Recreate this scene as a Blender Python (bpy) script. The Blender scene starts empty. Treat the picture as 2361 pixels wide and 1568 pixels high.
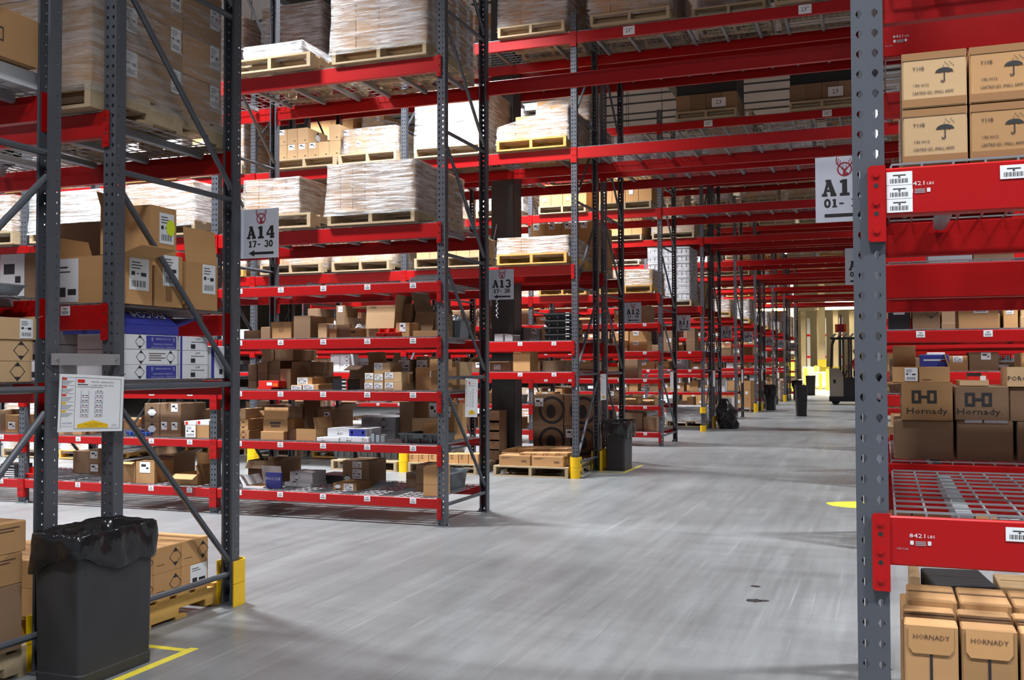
import bpy, math, random
from mathutils import Vector, Matrix
random.seed(11)
C = bpy.context.scene.collection
S = bpy.context.scene
# ---------------------------------------------------------------- camera
FL, YAW, PIT, ROL, CH = 2320.2, .3535, .0264, -.0029, 1.4264
cam_d = bpy.data.cameras.new('camera'); cam = bpy.data.objects.new('camera', cam_d); C.objects.link(cam)
cam_d.sensor_width = 36; cam_d.lens = FL/2361*36; cam_d.clip_start = .05; cam_d.clip_end = 400
_F = Vector((-math.sin(YAW)*math.cos(PIT), math.cos(YAW)*math.cos(PIT), math.sin(PIT)))
_R0 = Vector((math.cos(YAW), math.sin(YAW), 0)); _U0 = _R0.cross(_F)
_R = math.cos(ROL)*_R0 + math.sin(ROL)*_U0; _U = -math.sin(ROL)*_R0 + math.cos(ROL)*_U0
cam.matrix_world = Matrix(((_R.x, _U.x, -_F.x, 0), (_R.y, _U.y, -_F.y, 0), (_R.z, _U.z, -_F.z, CH), (0, 0, 0, 1)))
S.camera = cam
def at(px, py, X=None, Y=None, Z=None):
    d = _R*((px-1180.5)/FL) - _U*((py-784)/FL) + _F
    t = X/d.x if X is not None else (Y/d.y if Y is not None else (Z-CH)/d.z)
    return Vector((d.x*t, d.y*t, CH+d.z*t))
def prj(p):
    v = Vector(p)-Vector((0, 0, CH)); w = v.dot(_F)
    if w < .1: return (-9999, -9999)
    return (1180.5+FL*v.dot(_R)/w, 784-FL*v.dot(_U)/w)
# ---------------------------------------------------------------- world, exposure
S.view_settings.view_transform = 'Standard'; S.view_settings.look = 'None'
S.view_settings.gamma = 1; S.view_settings.exposure = 0.0; S.view_settings.use_curve_mapping = False
W = bpy.data.worlds.new('world'); S.world = W; W.use_nodes = True
W.node_tree.nodes['Background'].inputs[0].default_value = (.80, .86, 1, 1)
W.node_tree.nodes['Background'].inputs[1].default_value = .30
S.cycles.max_bounces = 6; S.cycles.diffuse_bounces = 2; S.cycles.glossy_bounces = 3
S.cycles.transparent_max_bounces = 12; S.cycles.transmission_bounces = 2
S.cycles.use_denoising = True; S.cycles.sample_clamp_indirect = 6
S.cycles.caustics_reflective = False; S.cycles.caustics_refractive = False
CEIL = 11.0
LZ = 7.05
def area(x, y, z, sx, sy, power, col=(.93, .96, 1)):
    l = bpy.data.lights.new('strip_light_source', 'AREA'); l.shape = 'RECTANGLE'; l.size = sx; l.size_y = sy
    l.energy = power; l.color = col; l.spread = math.radians(112)
    o = bpy.data.objects.new('strip_light_source', l); C.objects.link(o); o.location = (x, y, z); return o
# fixtures hang over the picking aisles: (aisle centre Y, x positions)
FIX = []
for y, xs in ((.6, (-7.4, -.9, 3.6)), (6.69, (-16.4, -11.5, -6.6, 3.0)), (10.8, (-15.2, -10.3, -5.3, 3.2)),
              (16.6, (-16, -11, -6.4, 3.0)), (20.6, (-11.6, -6.8, 3.0)), (25.9, (-11.6, -6.8, 3.0)), (30.2, (-6.8, 3)),
              (35.6, (-6.8, 3)), (39.9, (-6.8, 3)), (45.3, (-6.8, 3)), (52.2, (-4.6, 2))):
    for x in xs: FIX.append((x, y))
for x, y in FIX: area(x, y, LZ, 1.25, .40, 520 if y > 2 else (430 if x != -.9 else 260))
for x in (-9, -3.5, 2): 
    for y in (56, 64, 74, 90, 106): area(x, y, LZ, 2.2, 1.0, 1350, (1, .86, .62))
# ---------------------------------------------------------------- materials
def mat(name, col, rough=.5, metal=0, coat=0, var=0, noise=0, nscale=(8, 8, 8), bump=0, alpha=None, emis=None, spec=.5):
    m = bpy.data.materials.new(name); m.use_nodes = True; nt = m.node_tree; b = nt.nodes['Principled BSDF']
    b.inputs['Base Color'].default_value = (*col, 1); b.inputs['Roughness'].default_value = rough
    b.inputs['Metallic'].default_value = metal; b.inputs['Coat Weight'].default_value = coat
    b.inputs['Coat Roughness'].default_value = .12; b.inputs['Specular IOR Level'].default_value = spec
    if emis: b.inputs['Emission Color'].default_value = (*emis[0], 1); b.inputs['Emission Strength'].default_value = emis[1]
    if var or noise:
        hsv = nt.nodes.new('ShaderNodeHueSaturation'); hsv.inputs['Color'].default_value = (*col, 1)
        mth = nt.nodes.new('ShaderNodeMath'); mth.operation = 'MULTIPLY_ADD'; mth.inputs[1].default_value = var*2; mth.inputs[2].default_value = 1-var
        oi = nt.nodes.new('ShaderNodeObjectInfo'); nt.links.new(oi.outputs['Random'], mth.inputs[0])
        last = mth.outputs[0]
        if noise:
            tc = nt.nodes.new('ShaderNodeTexCoord'); mp = nt.nodes.new('ShaderNodeMapping'); mp.inputs['Scale'].default_value = nscale
            nz = nt.nodes.new('ShaderNodeTexNoise'); nz.inputs['Scale'].default_value = 1; nz.inputs['Detail'].default_value = 4
            nt.links.new(tc.outputs['Object'], mp.inputs[0]); nt.links.new(mp.outputs[0], nz.inputs[0])
            m2 = nt.nodes.new('ShaderNodeMath'); m2.operation = 'MULTIPLY_ADD'; m2.inputs[1].default_value = noise*2; m2.inputs[2].default_value = 1-noise
            nt.links.new(nz.outputs[0], m2.inputs[0])
            m3 = nt.nodes.new('ShaderNodeMath'); m3.operation = 'MULTIPLY'; nt.links.new(last, m3.inputs[0]); nt.links.new(m2.outputs[0], m3.inputs[1]); last = m3.outputs[0]
            if bump:
                bp = nt.nodes.new('ShaderNodeBump'); bp.inputs['Strength'].default_value = bump; bp.inputs['Distance'].default_value = .01
                nt.links.new(nz.outputs[0], bp.inputs['Height']); nt.links.new(bp.outputs[0], b.inputs['Normal'])
        nt.links.new(last, hsv.inputs['Value']); nt.links.new(hsv.outputs[0], b.inputs['Base Color'])
    return m
M = {}
M['steel'] = mat('grey_painted_steel', (.078, .085, .100), .38, noise=.12, nscale=(9, 9, 2))
M['red'] = mat('red_painted_steel', (.40, .0035, .004), .36, coat=.06, spec=.35, noise=.10, nscale=(2, 9, 9))
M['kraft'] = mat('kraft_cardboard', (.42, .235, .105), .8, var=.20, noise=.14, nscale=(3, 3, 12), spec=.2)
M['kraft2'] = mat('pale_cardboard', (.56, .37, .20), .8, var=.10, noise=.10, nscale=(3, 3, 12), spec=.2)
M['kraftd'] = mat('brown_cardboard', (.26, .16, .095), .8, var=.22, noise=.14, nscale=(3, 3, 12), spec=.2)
M['orange'] = mat('orange_cardboard', (.52, .285, .12), .75, var=.10, noise=.10, nscale=(3, 3, 12), spec=.2)
M['seam'] = mat('carton_seam', (.10, .055, .03), .9)
M['tape'] = mat('packing_tape', (.33, .17, .075), .22, spec=.6)
M['ink'] = mat('black_ink', (.022, .020, .022), .6)
M['browninke'] = mat('brown_ink', (.09, .045, .03), .7)
M['white'] = mat('white_board', (.72, .73, .76), .55, var=.05)
M['paper'] = mat('white_paper', (.80, .81, .82), .5)
M['signw'] = mat('sign_white', (.68, .70, .78), .35)
M['navy'] = mat('navy_print', (.035, .045, .30), .4, var=.05)
M['blue'] = mat('blue_plastic', (.03, .13, .52), .35)
M['greycard'] = mat('grey_card', (.30, .31, .33), .6, var=.1)
M['black'] = mat('black_plastic', (.018, .018, .020), .38)
M['blackm'] = mat('matt_black', (.015, .015, .016), .7)
M['bag'] = mat('bin_liner_film', (.012, .012, .013), .16, noise=.3, nscale=(14, 14, 5), bump=.9)
M['binp'] = mat('scuffed_black_plastic', (.028, .028, .031), .45, noise=.35, nscale=(7, 7, 3))
M['grey'] = mat('grey_plastic', (.20, .235, .26), .35)
M['dgrey'] = mat('dark_grey_plastic', (.055, .062, .066), .3)
M['redp'] = mat('red_plastic', (.72, .02, .012), .3)
M['yellow'] = mat('yellow_plastic', (.86, .52, .006), .35, noise=.06)
M['yellowp'] = mat('yellow_tape_paint', (.70, .58, .05), .5, noise=.25, nscale=(30, 30, 30))
M['neon'] = mat('neon_sticker', (.75, .9, .02), .5)
M['green'] = mat('green_plastic', (.03, .30, .07), .4)
M['orangep'] = mat('orange_plastic', (.80, .16, .01), .4)
M['wood'] = mat('pallet_wood', (.45, .345, .215), .75, var=.22, noise=.28, nscale=(2, 14, 14), spec=.2)
M['woody'] = mat('yellow_pallet_wood', (.62, .36, .10), .7, var=.05, noise=.35, nscale=(9, 4, 14), spec=.2)
M['zinc'] = mat('galvanised_wire', (.42, .44, .46), .35, metal=.75)
M['zincs'] = mat('galvanised_channel', (.30, .32, .34), .42, metal=.5)
M['alu'] = mat('brushed_aluminium', (.45, .46, .47), .38, metal=.6, noise=.1, nscale=(2, 40, 40))
M['colm'] = mat('painted_column', (.030, .030, .031), .6)
M['fluted'] = mat('white_crate_plastic', (.62, .64, .70), .4)
M['beige'] = mat('beige_truck_paint', (.36, .32, .26), .4)
M['cream'] = mat('cream_wall', (.62, .52, .34), .7)
M['ceil'] = mat('ceiling_insulation', (.50, .45, .42), .85, noise=.1, nscale=(.5, .5, .5))
M['joist'] = mat('dark_roof_steel', (.06, .063, .063), .55)
M['lamp'] = mat('lamp_diffuser', (.9, .95, 1), .4, emis=((.93, .97, 1), 6))
M['lampw'] = mat('warm_lamp_diffuser', (1, .9, .7), .4, emis=((1, .82, .5), 6))
M['cloth_red'] = mat('red_cotton_shirt', (.60, .02, .02), .8)
M['denim'] = mat('dark_trousers', (.03, .035, .05), .85)
M['skin'] = mat('skin', (.50, .28, .20), .55)
M['hair'] = mat('dark_hair', (.02, .015, .012), .6)
M['logored'] = mat('dark_red_print', (.36, .010, .030), .5)
M['glassy'] = mat('silver_blister', (.40, .45, .50), .12, metal=.3)
M['oil'] = mat('oil_stain', (.035, .035, .035), .35)
def film(name, opac, tint):
    m = bpy.data.materials.new(name); m.use_nodes = True; nt = m.node_tree; n = nt.nodes; L = nt.links; n.clear()
    out = n.new('ShaderNodeOutputMaterial'); tr = n.new('ShaderNodeBsdfTransparent'); gl = n.new('ShaderNodeBsdfGlossy'); df = n.new('ShaderNodeBsdfDiffuse')
    gl.inputs['Roughness'].default_value = .30; gl.inputs['Color'].default_value = (*tint, 1); df.inputs['Color'].default_value = (.92, .93, .96, 1)
    tc = n.new('ShaderNodeTexCoord'); mp = n.new('ShaderNodeMapping'); mp.inputs['Scale'].default_value = (2.2, 2.2, 22); mp.inputs['Rotation'].default_value = (.10, .08, 0)
    nz = n.new('ShaderNodeTexNoise'); nz.inputs['Scale'].default_value = 1.5; nz.inputs['Detail'].default_value = 6; nz.inputs['Roughness'].default_value = .62
    n2 = n.new('ShaderNodeTexNoise'); n2.inputs['Scale'].default_value = 1.7; n2.inputs['Detail'].default_value = 2
    L.new(tc.outputs['Object'], mp.inputs[0]); L.new(mp.outputs[0], nz.inputs[0]); L.new(tc.outputs['Object'], n2.inputs[0])
    bp = n.new('ShaderNodeBump'); bp.inputs['Strength'].default_value = 1; bp.inputs['Distance'].default_value = .05; L.new(nz.outputs[0], bp.inputs['Height'])
    L.new(bp.outputs[0], gl.inputs['Normal']); L.new(bp.outputs[0], df.inputs['Normal'])
    r = n.new('ShaderNodeMapRange'); r.inputs[1].default_value = .40; r.inputs[2].default_value = .66; r.inputs[3].default_value = opac*.25; r.inputs[4].default_value = opac
    mu = n.new('ShaderNodeMath'); mu.operation = 'MULTIPLY_ADD'; mu.inputs[1].default_value = .6; L.new(n2.outputs[0], mu.inputs[0]); L.new(nz.outputs[0], mu.inputs[2])
    s2 = n.new('ShaderNodeMath'); s2.operation = 'SUBTRACT'; s2.inputs[1].default_value = .30; L.new(mu.outputs[0], s2.inputs[0]); L.new(s2.outputs[0], r.inputs[0])
    m1 = n.new('ShaderNodeMixShader'); m1.inputs[0].default_value = .60; L.new(df.outputs[0], m1.inputs[1]); L.new(gl.outputs[0], m1.inputs[2])
    m2 = n.new('ShaderNodeMixShader'); L.new(r.outputs[0], m2.inputs[0]); L.new(tr.outputs[0], m2.inputs[1]); L.new(m1.outputs[0], m2.inputs[2])
    L.new(m2.outputs[0], out.inputs[0]); return m
M['wrap'] = film('stretch_wrap_film', .62, (1, 1, 1)); M['wrapd'] = film('dense_stretch_wrap_film', .95, (.95, .97, 1)); M['wrapl'] = film('thin_stretch_wrap_film', .45, (.9, .88, .86))
def floor_mat():
    m = mat('polished_concrete', (.3, .3, .3), .35); nt = m.node_tree; n = nt.nodes; L = nt.links; b = n['Principled BSDF']
    tc = n.new('ShaderNodeTexCoord')
    def noise(scale, sc, det=5, rot=0, ro=.55):
        mp = n.new('ShaderNodeMapping'); mp.inputs['Scale'].default_value = scale; mp.inputs['Rotation'].default_value = (0, 0, rot)
        nz = n.new('ShaderNodeTexNoise'); nz.inputs['Scale'].default_value = sc; nz.inputs['Detail'].default_value = det; nz.inputs['Roughness'].default_value = ro
        L.new(tc.outputs['Object'], mp.inputs[0]); L.new(mp.outputs[0], nz.inputs[0]); return nz.outputs[0]
    def ma(op, a, b_, c=None):
        x = n.new('ShaderNodeMath'); x.operation = op
        for i, v in enumerate((a, b_, c)):
            if v is None: continue
            if isinstance(v, (int, float)): x.inputs[i].default_value = v
            else: L.new(v, x.inputs[i])
        return x.outputs[0]
    a = noise((1, 1, 1), .8, 8); c = noise((1, .12, 1), 3.5, 6, .08, .65); d = noise((.10, 1.2, 1), 5, 6, 0, .6); e = noise((1, .10, 1), 9, 4, -.5, .6)
    g = noise((1, .035, 1), 20, 4, -.10, .72); g2 = noise((1, .05, 1), 13, 4, .42, .7); g3 = noise((1, .02, 1), 34, 2, -.16, .6); g4 = noise((1, .9, 1), 26, 5, 0, .7)
    v = ma('MULTIPLY_ADD', a, .20, .215); v = ma('MULTIPLY_ADD', c, .16, v); v = ma('MULTIPLY_ADD', d, .10, v); v = ma('MULTIPLY_ADD', e, .08, v); v = ma('MULTIPLY_ADD', g, .13, v); v = ma('MULTIPLY_ADD', g2, .10, v); v = ma('MULTIPLY_ADD', g4, .07, v); v = ma('SUBTRACT', v, .37)
    sc = ma('SUBTRACT', g3, .63); sc = ma('MAXIMUM', sc, 0); v = ma('MULTIPLY_ADD', sc, .9, v); v = ma('MULTIPLY', v, .74)
    # sawn control joints of the slab
    sx = n.new('ShaderNodeSeparateXYZ'); L.new(tc.outputs['Object'], sx.inputs[0])
    for o, off, per in ((0, 2.79, 3.9), (1, .45, 3.9)):
        t = ma('ADD', sx.outputs[o], off+39); t = ma('MODULO', t, per); t = ma('ABSOLUTE', t, 0); t = ma('LESS_THAN', t, .010)
        v = ma('MULTIPLY_ADD', t, .045, v)
    cb = n.new('ShaderNodeCombineColor'); L.new(ma('MULTIPLY', v, .97), cb.inputs[0]); L.new(v, cb.inputs[1]); L.new(ma('MULTIPLY', v, 1.01), cb.inputs[2]); L.new(cb.outputs[0], b.inputs['Base Color'])
    L.new(ma('MULTIPLY_ADD', c, .25, .22), b.inputs['Roughness']); return m
M['floor'] = floor_mat()
MI = {k: M[k] for k in M}
# ---------------------------------------------------------------- mesh building
class MB:
    def __init__(s): s.v = []; s.f = []; s.m = []; s.mats = []; s.T = None
    def mi(s, m):
        if m not in s.mats: s.mats.append(m)
        return s.mats.index(m)
    def add(s, vs, fs, m):
        k = len(s.v); i = s.mi(m)
        if s.T is not None: vs = [s.T @ Vector(p) for p in vs]
        s.v += [tuple(p) for p in vs]; s.f += [tuple(k+a for a in f) for f in fs]; s.m += [i]*len(fs)
    def box(s, x0, x1, y0, y1, z0, z1, m):
        s.add([(x0, y0, z0), (x1, y0, z0), (x1, y1, z0), (x0, y1, z0), (x0, y0, z1), (x1, y0, z1), (x1, y1, z1), (x0, y1, z1)],
              [(0, 3, 2, 1), (4, 5, 6, 7), (0, 1, 5, 4), (1, 2, 6, 5), (2, 3, 7, 6), (3, 0, 4, 7)], m)
    def poly(s, pts, m): s.add(pts, [tuple(range(len(pts)))], m)
    def prism(s, prof, a0, a1, m, axis='x'):   # prof = (u,v) loop, extruded along axis
        n = len(prof)
        f = {'x': lambda u, v, a: (a, u, v), 'y': lambda u, v, a: (u, a, v), 'z': lambda u, v, a: (u, v, a)}[axis]
        s.add([f(u, v, a0) for u, v in prof]+[f(u, v, a1) for u, v in prof],
              [tuple(range(n))[::-1], tuple(range(n, 2*n))]+[(i, (i+1) % n, n+(i+1) % n, n+i) for i in range(n)], m)
    def tube(s, p0, p1, r, m, n=8, r1=None, cap=True):
        p0 = Vector(p0); p1 = Vector(p1); d = (p1-p0).normalized(); a = d.orthogonal().normalized(); b = d.cross(a); r1 = r if r1 is None else r1
        vs = [p0+a*r*math.cos(2*math.pi*i/n)+b*r*math.sin(2*math.pi*i/n) for i in range(n)]+[p1+a*r1*math.cos(2*math.pi*i/n)+b*r1*math.sin(2*math.pi*i/n) for i in range(n)]
        fs = [(i, (i+1) % n, n+(i+1) % n, n+i) for i in range(n)]
        if cap: fs += [tuple(range(n))[::-1], tuple(range(n, 2*n))]
        s.add(vs, fs, m)
    def path(s, pts, r, m, n=6):
        for a, b in zip(pts, pts[1:]): s.tube(a, b, r, m, n)
    def ribbon(s, pts, t, m, O, U, V, close=False):   # flat stroke of width t in plane O + u U + v V
        n = len(pts); P = [Vector(p) for p in pts]; L = []; R = []
        for i in range(n):
            a = P[i]-P[i-1] if (i or close) else P[1]-P[0]; b = P[(i+1) % n]-P[i] if (i < n-1 or close) else a
            a = a.normalized(); b = b.normalized(); na = Vector((-a.y, a.x)); nb = Vector((-b.y, b.x)); q = (na+nb)
            q = q.normalized() if q.length > 1e-4 else na; k = max(.5, q.dot(na)); q = q*(t/2/k); L.append(P[i]+q); R.append(P[i]-q)
        g = [O+U*p.x+V*p.y for p in L]+[O+U*p.x+V*p.y for p in R]
        s.add(g, [(i, n+i, n+(i+1) % n, (i+1) % n) for i in range(n if close else n-1)], m)
    def flat(s, pts, m, O, U, V): s.poly([O+U*a+V*b for a, b in pts], m)
    def mesh(s, name, smooth=False):
        me = bpy.data.meshes.new(name); me.from_pydata([tuple(v) for v in s.v], [], s.f)
        for k in s.mats: me.materials.append(M[k])
        me.polygons.foreach_set('material_index', s.m)
        if smooth: me.polygons.foreach_set('use_smooth', [True]*len(s.f))
        me.update(); return me
def ob(name, me, parent=None, loc=(0, 0, 0), rot=(0, 0, 0), sc=None):
    o = bpy.data.objects.new(name, me); C.objects.link(o); o.location = loc; o.rotation_euler = rot
    if parent: o.parent = parent
    if sc: o.scale = sc
    return o
def tag(o, label, cat, group=None):
    if len(label.split()) > 16: label = label.replace(' item from left', ' from left').replace(' standing on another', '')
    if len(label.split()) > 16: print('LONG', label)
    o['label'] = label; o['category'] = cat
    if group: o['group'] = group
    return o
def struct(o): o['kind'] = 'structure'; return o
ORD = ['first', 'second', 'third', 'fourth', 'fifth', 'sixth', 'seventh', 'eighth', 'ninth', 'tenth', 'eleventh', 'twelfth', 'thirteenth', 'fourteenth', 'fifteenth', 'sixteenth', 'seventeenth', 'eighteenth', 'nineteenth', 'twentieth']+['%dth' % i for i in range(21, 90)]
# ---------------------------------------------------------------- lettering
_tc = {}
def text2d(t):
    if t not in _tc:
        cu = bpy.data.curves.new('t', 'FONT'); cu.body = t; cu.size = 1; cu.resolution_u = 1; cu.align_x = 'CENTER'; cu.align_y = 'CENTER'
        o = bpy.data.objects.new('t', cu); me = bpy.data.meshes.new_from_object(o)
        vs = [(v.co.x, v.co.y) for v in me.vertices]; fs = [tuple(p.vertices) for p in me.polygons]
        bpy.data.objects.remove(o); bpy.data.curves.remove(cu); bpy.data.meshes.remove(me)
        w = (max(v[0] for v in vs)-min(v[0] for v in vs)) if vs else 1
        _tc[t] = (vs, fs, w)
    return _tc[t]
def text(mb, t, m, O, U, V, h, width=None):
    vs, fs, w = text2d(t); k = h/.72; kx = k if width is None else width/w
    mb.add([O+U*(x*kx)+V*(y*k) for x, y in vs], fs, m)
def arc(cx, cy, rx, ry, a0, a1, n=10): return [(cx+rx*math.cos(math.radians(a0+(a1-a0)*i/n)), cy+ry*math.sin(math.radians(a0+(a1-a0)*i/n))) for i in range(n+1)]
SLAB = {  # strokes (points, thickness) of a heavy slab-serif face, cell 0.8 wide, 1 high
    'A': [([(.13, .08), (.36, .92)], .13), ([(.38, .92), (.66, .08)], .22), ([(.2, .33), (.58, .33)], .11), ([(.2, .92), (.52, .92)], .14), ([(-.02, .07), (.30, .07)], .14), ([(.48, .07), (.82, .07)], .14)],
    '1': [([(.4, .1), (.4, .98)], .24), ([(.12, .07), (.68, .07)], .14), ([(.14, .83), (.4, .90)], .13)],
    '4': [([(.54, .06), (.54, .99)], .22), ([(.06, .33), (.46, .94)], .12), ([(.02, .31), (.78, .31)], .13), ([(.34, .07), (.76, .07)], .14)],
    '3': [(arc(.36, .73, .25, .22, 160, -80), .17), (arc(.36, .29, .28, .24, 85, -165), .19)],
    '2': [(arc(.38, .70, .25, .24, 170, -30)+[(.10, .10)], .18), ([(.08, .07), (.72, .07)], .15), ([(.70, .03), (.70, .24)], .10)],
    '0': [(arc(.38, .5, .26, .42, 0, 342, 18), .20)],
    '7': [([(.06, .92), (.68, .92)], .15), ([(.64, .90), (.34, .10)], .2), ([(.10, .98), (.10, .74)], .10), ([(.18, .07), (.52, .07)], .13)],
    '9': [(arc(.38, .68, .24, .24, 0, 342, 14), .17), (arc(.30, .55, .34, .48, 25, -70), .18)],
    '8': [(arc(.38, .73, .20, .20, 0, 342, 12), .16), (arc(.38, .28, .26, .24, 0, 342, 12), .17)],
    '6': [(arc(.38, .32, .24, .24, 0, 342, 14), .17), (arc(.46, .45, .34, .48, 205, 110), .18)],
    '5': [([(.66, .92), (.16, .92), (.16, .52)], .14), (arc(.34, .33, .28, .25, 110, -160), .18)],
    '-': [([(.12, .42), (.62, .42)], .15)], ' ': []}
def slab(mb, t, m, O, U, V, h, adv=.88):
    x = -len(t)*adv*h/2+.04*h
    for i, c in enumerate(t):
        for k, (pts, th) in enumerate(SLAB[c]):
            mb.ribbon([(x+p[0]*h, p[1]*h) for p in pts], th*h*1.22, m, O+U.cross(V)*(.00012*k), U, V, close=(c in '0986' and k == 0 and len(pts) > 12))
        x += adv*h*(.72 if c == ' ' else 1)
def face(kind, w, d, h):   # returns origin, U, V, width, height
    return {'f': (Vector((-w/2, -d/2, 0)), Vector((1, 0, 0)), Vector((0, 0, 1)), w, h),
            'r': (Vector((w/2, -d/2, 0)), Vector((0, 1, 0)), Vector((0, 0, 1)), d, h),
            'b': (Vector((w/2, d/2, 0)), Vector((-1, 0, 0)), Vector((0, 0, 1)), w, h),
            'l': (Vector((-w/2, d/2, 0)), Vector((0, -1, 0)), Vector((0, 0, 1)), d, h),
            't': (Vector((-w/2, -d/2, h)), Vector((1, 0, 0)), Vector((0, 1, 0)), w, d)}[kind]
def deco(mb, fc, kind, u, v, sz, w, d, h, arg=None):
    O, U, V, fw, fh = face(fc, w, d, h); N = U.cross(V); P = O+U*(u*fw)+V*(v*fh)+N*.0012
    if kind == 'diamond':
        s = sz/2; k = .42 if arg != 'w' else .45
        if arg == 'w': mb.flat([(0, s), (-s, 0), (0, -s), (s, 0)], 'paper', P-N*.0003, U, V)
        mb.ribbon([(0, s), (s, 0), (0, -s), (-s, 0)], sz*.035, 'ink', P, U, V, True)
        for q in (1, -1): mb.flat([(0, q*s), (-s*k*q, q*s*(1-k)), (s*k*q, q*s*(1-k))], 'ink', P+N*.0003, U, V)
    elif kind == 'text': text(mb, arg[0], arg[1], P, U, V, sz, None if len(arg) < 3 else arg[2])
    elif kind == 'lines':
        for i in range(arg): mb.flat([(0, -i*sz), (fw*.3*(1-.25*(i % 2)), -i*sz), (fw*.3*(1-.25*(i % 2)), -i*sz+sz*.35), (0, -i*sz+sz*.35)], 'browninke', P, U, V)
    elif kind == 'crate':    # outlined rectangle with hatching
        a, b = sz, sz*.36
        mb.ribbon([(-a/2, -b/2), (a/2, -b/2), (a/2, b/2), (-a/2, b/2)], sz*.035, 'ink', P, U, V, True)
        for i in range(7): mb.flat([(-a*.42+i*a*.12, -b*.3), (-a*.42+i*a*.12+a*.08, -b*.3), (-a*.42+i*a*.12+a*.08, b*.3), (-a*.42+i*a*.12, b*.3)], 'browninke', P, U, V)
    elif kind == 'umbrella':
        s = sz
        mb.flat(arc(0, 0, s*.5, s*.30, 0, 180, 12)+[(-.36*s, .05*s), (-.24*s, 0), (-.12*s, .05*s), (0, 0), (.12*s, .05*s), (.24*s, 0), (.36*s, .05*s)], 'ink', P, U, V)
        mb.ribbon([(0, .3*s), (0, -.45*s)]+arc(-.09*s, -.45*s, .09*s, .09*s, 0, -180, 6), s*.06, 'ink', P+N*.0002, U, V)
        for i in range(7):
            a = (-.05+.09*i)*s; b_ = (.36+.10*((i*2) % 3))*s; mb.flat([(a, b_), (a+.04*s, b_+.03*s), (a+.015*s, b_+.08*s), (a-.025*s, b_+.05*s)], 'ink', P, U, V)
    elif kind == 'tape': 
        if fc in 'fb': mb.box(-.025, .025, (-d/2-.0011) if fc == 'f' else d/2, (-d/2) if fc == 'f' else d/2+.0011, h*(1-v), h, 'tape')
        else: mb.box(w/2, w/2+.0011, -.025, .025, h*(1-v), h, 'tape')
    elif kind == 'band': mb.flat([(-u*fw, -sz/2), ((1-u)*fw, -sz/2), ((1-u)*fw, sz/2), (-u*fw, sz/2)], arg, P, U, V)
    elif kind == 'rect': mb.flat([(-sz/2, -arg[0]/2), (sz/2, -arg[0]/2), (sz/2, arg[0]/2), (-sz/2, arg[0]/2)], arg[1], P, U, V)
    elif kind == 'hh':
        s = sz
        for q in (-1, 1): mb.ribbon([(q*.20*s, -.25*s), (q*.5*s, -.25*s), (q*.5*s, .25*s), (q*.20*s, .25*s)], s*.13, 'ink', P, U, V, True)
        mb.flat([(-.2*s, -.06*s), (.2*s, -.06*s), (.2*s, .06*s), (-.2*s, .06*s)], 'ink', P+N*.0003, U, V)
    elif kind == 'ring':
        mb.ribbon(arc(0, 0, sz/2, sz/2, 0, 345, 22), sz*.11, 'ink', P, U, V, True)
        mb.flat(arc(-.04*sz, -.05*sz, sz*.2, sz*.28, 0, 330, 11), 'ink', P, U, V)
    elif kind == 'shield': mb.flat([(-sz*.35, sz/2), (sz*.35, sz/2), (sz*.3, -sz*.1), (0, -sz/2), (-sz*.3, -sz*.1)], 'white', P, U, V)
_cm = {}
def carton_mesh(w, d, h, m='kraft', decos=(), seam=True):
    k = (round(w, 3), round(d, 3), round(h, 3), m, tuple(decos), seam)
    if k in _cm: return _cm[k]
    b = MB(); r = min(.004, h*.04)
    # box with small chamfers
    X, Y = w/2, d/2
    b.prism([(-X+r, -Y), (X-r, -Y), (X, -Y+r), (X, Y-r), (X-r, Y), (-X+r, Y), (-X, Y-r), (-X, -Y+r)], 0, h-r, m, 'z')
    b.add([(-X+r, -Y, h-r), (X-r, -Y, h-r), (X, -Y+r, h-r), (X, Y-r, h-r), (X-r, Y, h-r), (-X+r, Y, h-r), (-X, Y-r, h-r), (-X, -Y+r, h-r),
           (-X+2*r, -Y+r, h), (X-2*r, -Y+r, h), (X-r, -Y+2*r, h), (X-r, Y-2*r, h), (X-2*r, Y-r, h), (-X+2*r, Y-r, h), (-X+r, Y-2*r, h), (-X+r, -Y+2*r, h)],
          [(i, (i+1) % 8, 8+(i+1) % 8, 8+i) for i in range(8)]+[tuple(range(8, 16))], m)
    if seam: b.box(-w/2+.01, w/2-.01, -.0015, .0015, h-.001, h+.0007, 'seam')
    for dc in decos: deco(b, dc[0], dc[1], dc[2], dc[3], dc[4], w, d, h, *(dc[5:]))
    _cm[k] = b.mesh('carton'); return _cm[k]
_lm = {}
def label_mesh(w, h, style=0):
    k = (round(w, 3), round(h, 3), style)
    if k in _lm: return _lm[k]
    b = MB(); b.box(-w/2, w/2, -.0012, 0, 0, h, 'paper'); U = Vector((1, 0, 0)); V = Vector((0, 0, 1)); O = Vector((-w/2, -.0016, 0))
    def q(x0, x1, y0, y1, m='ink'): b.flat([(x0*w, y0*h), (x1*w, y0*h), (x1*w, y1*h), (x0*w, y1*h)], m, O, U, V)
    if style == 0:      # address label with barcode
        for i in range(3): q(.1, .55+.1*(i % 2), .85-.09*i, .88-.09*i)
        q(.1, .28, .46, .58); q(.36, .5, .50, .53); q(.58, .86, .44, .56)
        for i in range(9): q(.12+.085*i, .12+.085*i+.03+.02*(i % 2), .1, .3)
    elif style == 1:    # beam location label
        q(.25, .75, .70, .78); q(.46, .54, .55, .66)
        for i in range(11): q(.14+.066*i, .14+.066*i+.025+.015*(i % 2), .15, .48)
    elif style == 2:    # small print label
        q(.15, .6, .55, .78); q(.62, .85, .35, .5)
    elif style == 3: 
        q(.1, .5, .78, .82); q(.1, .62, .68, .71); q(.12, .4, .12, .34); q(.5, .9, .16, .3)
    _lm[k] = b.mesh('label'); return _lm[k]
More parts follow.
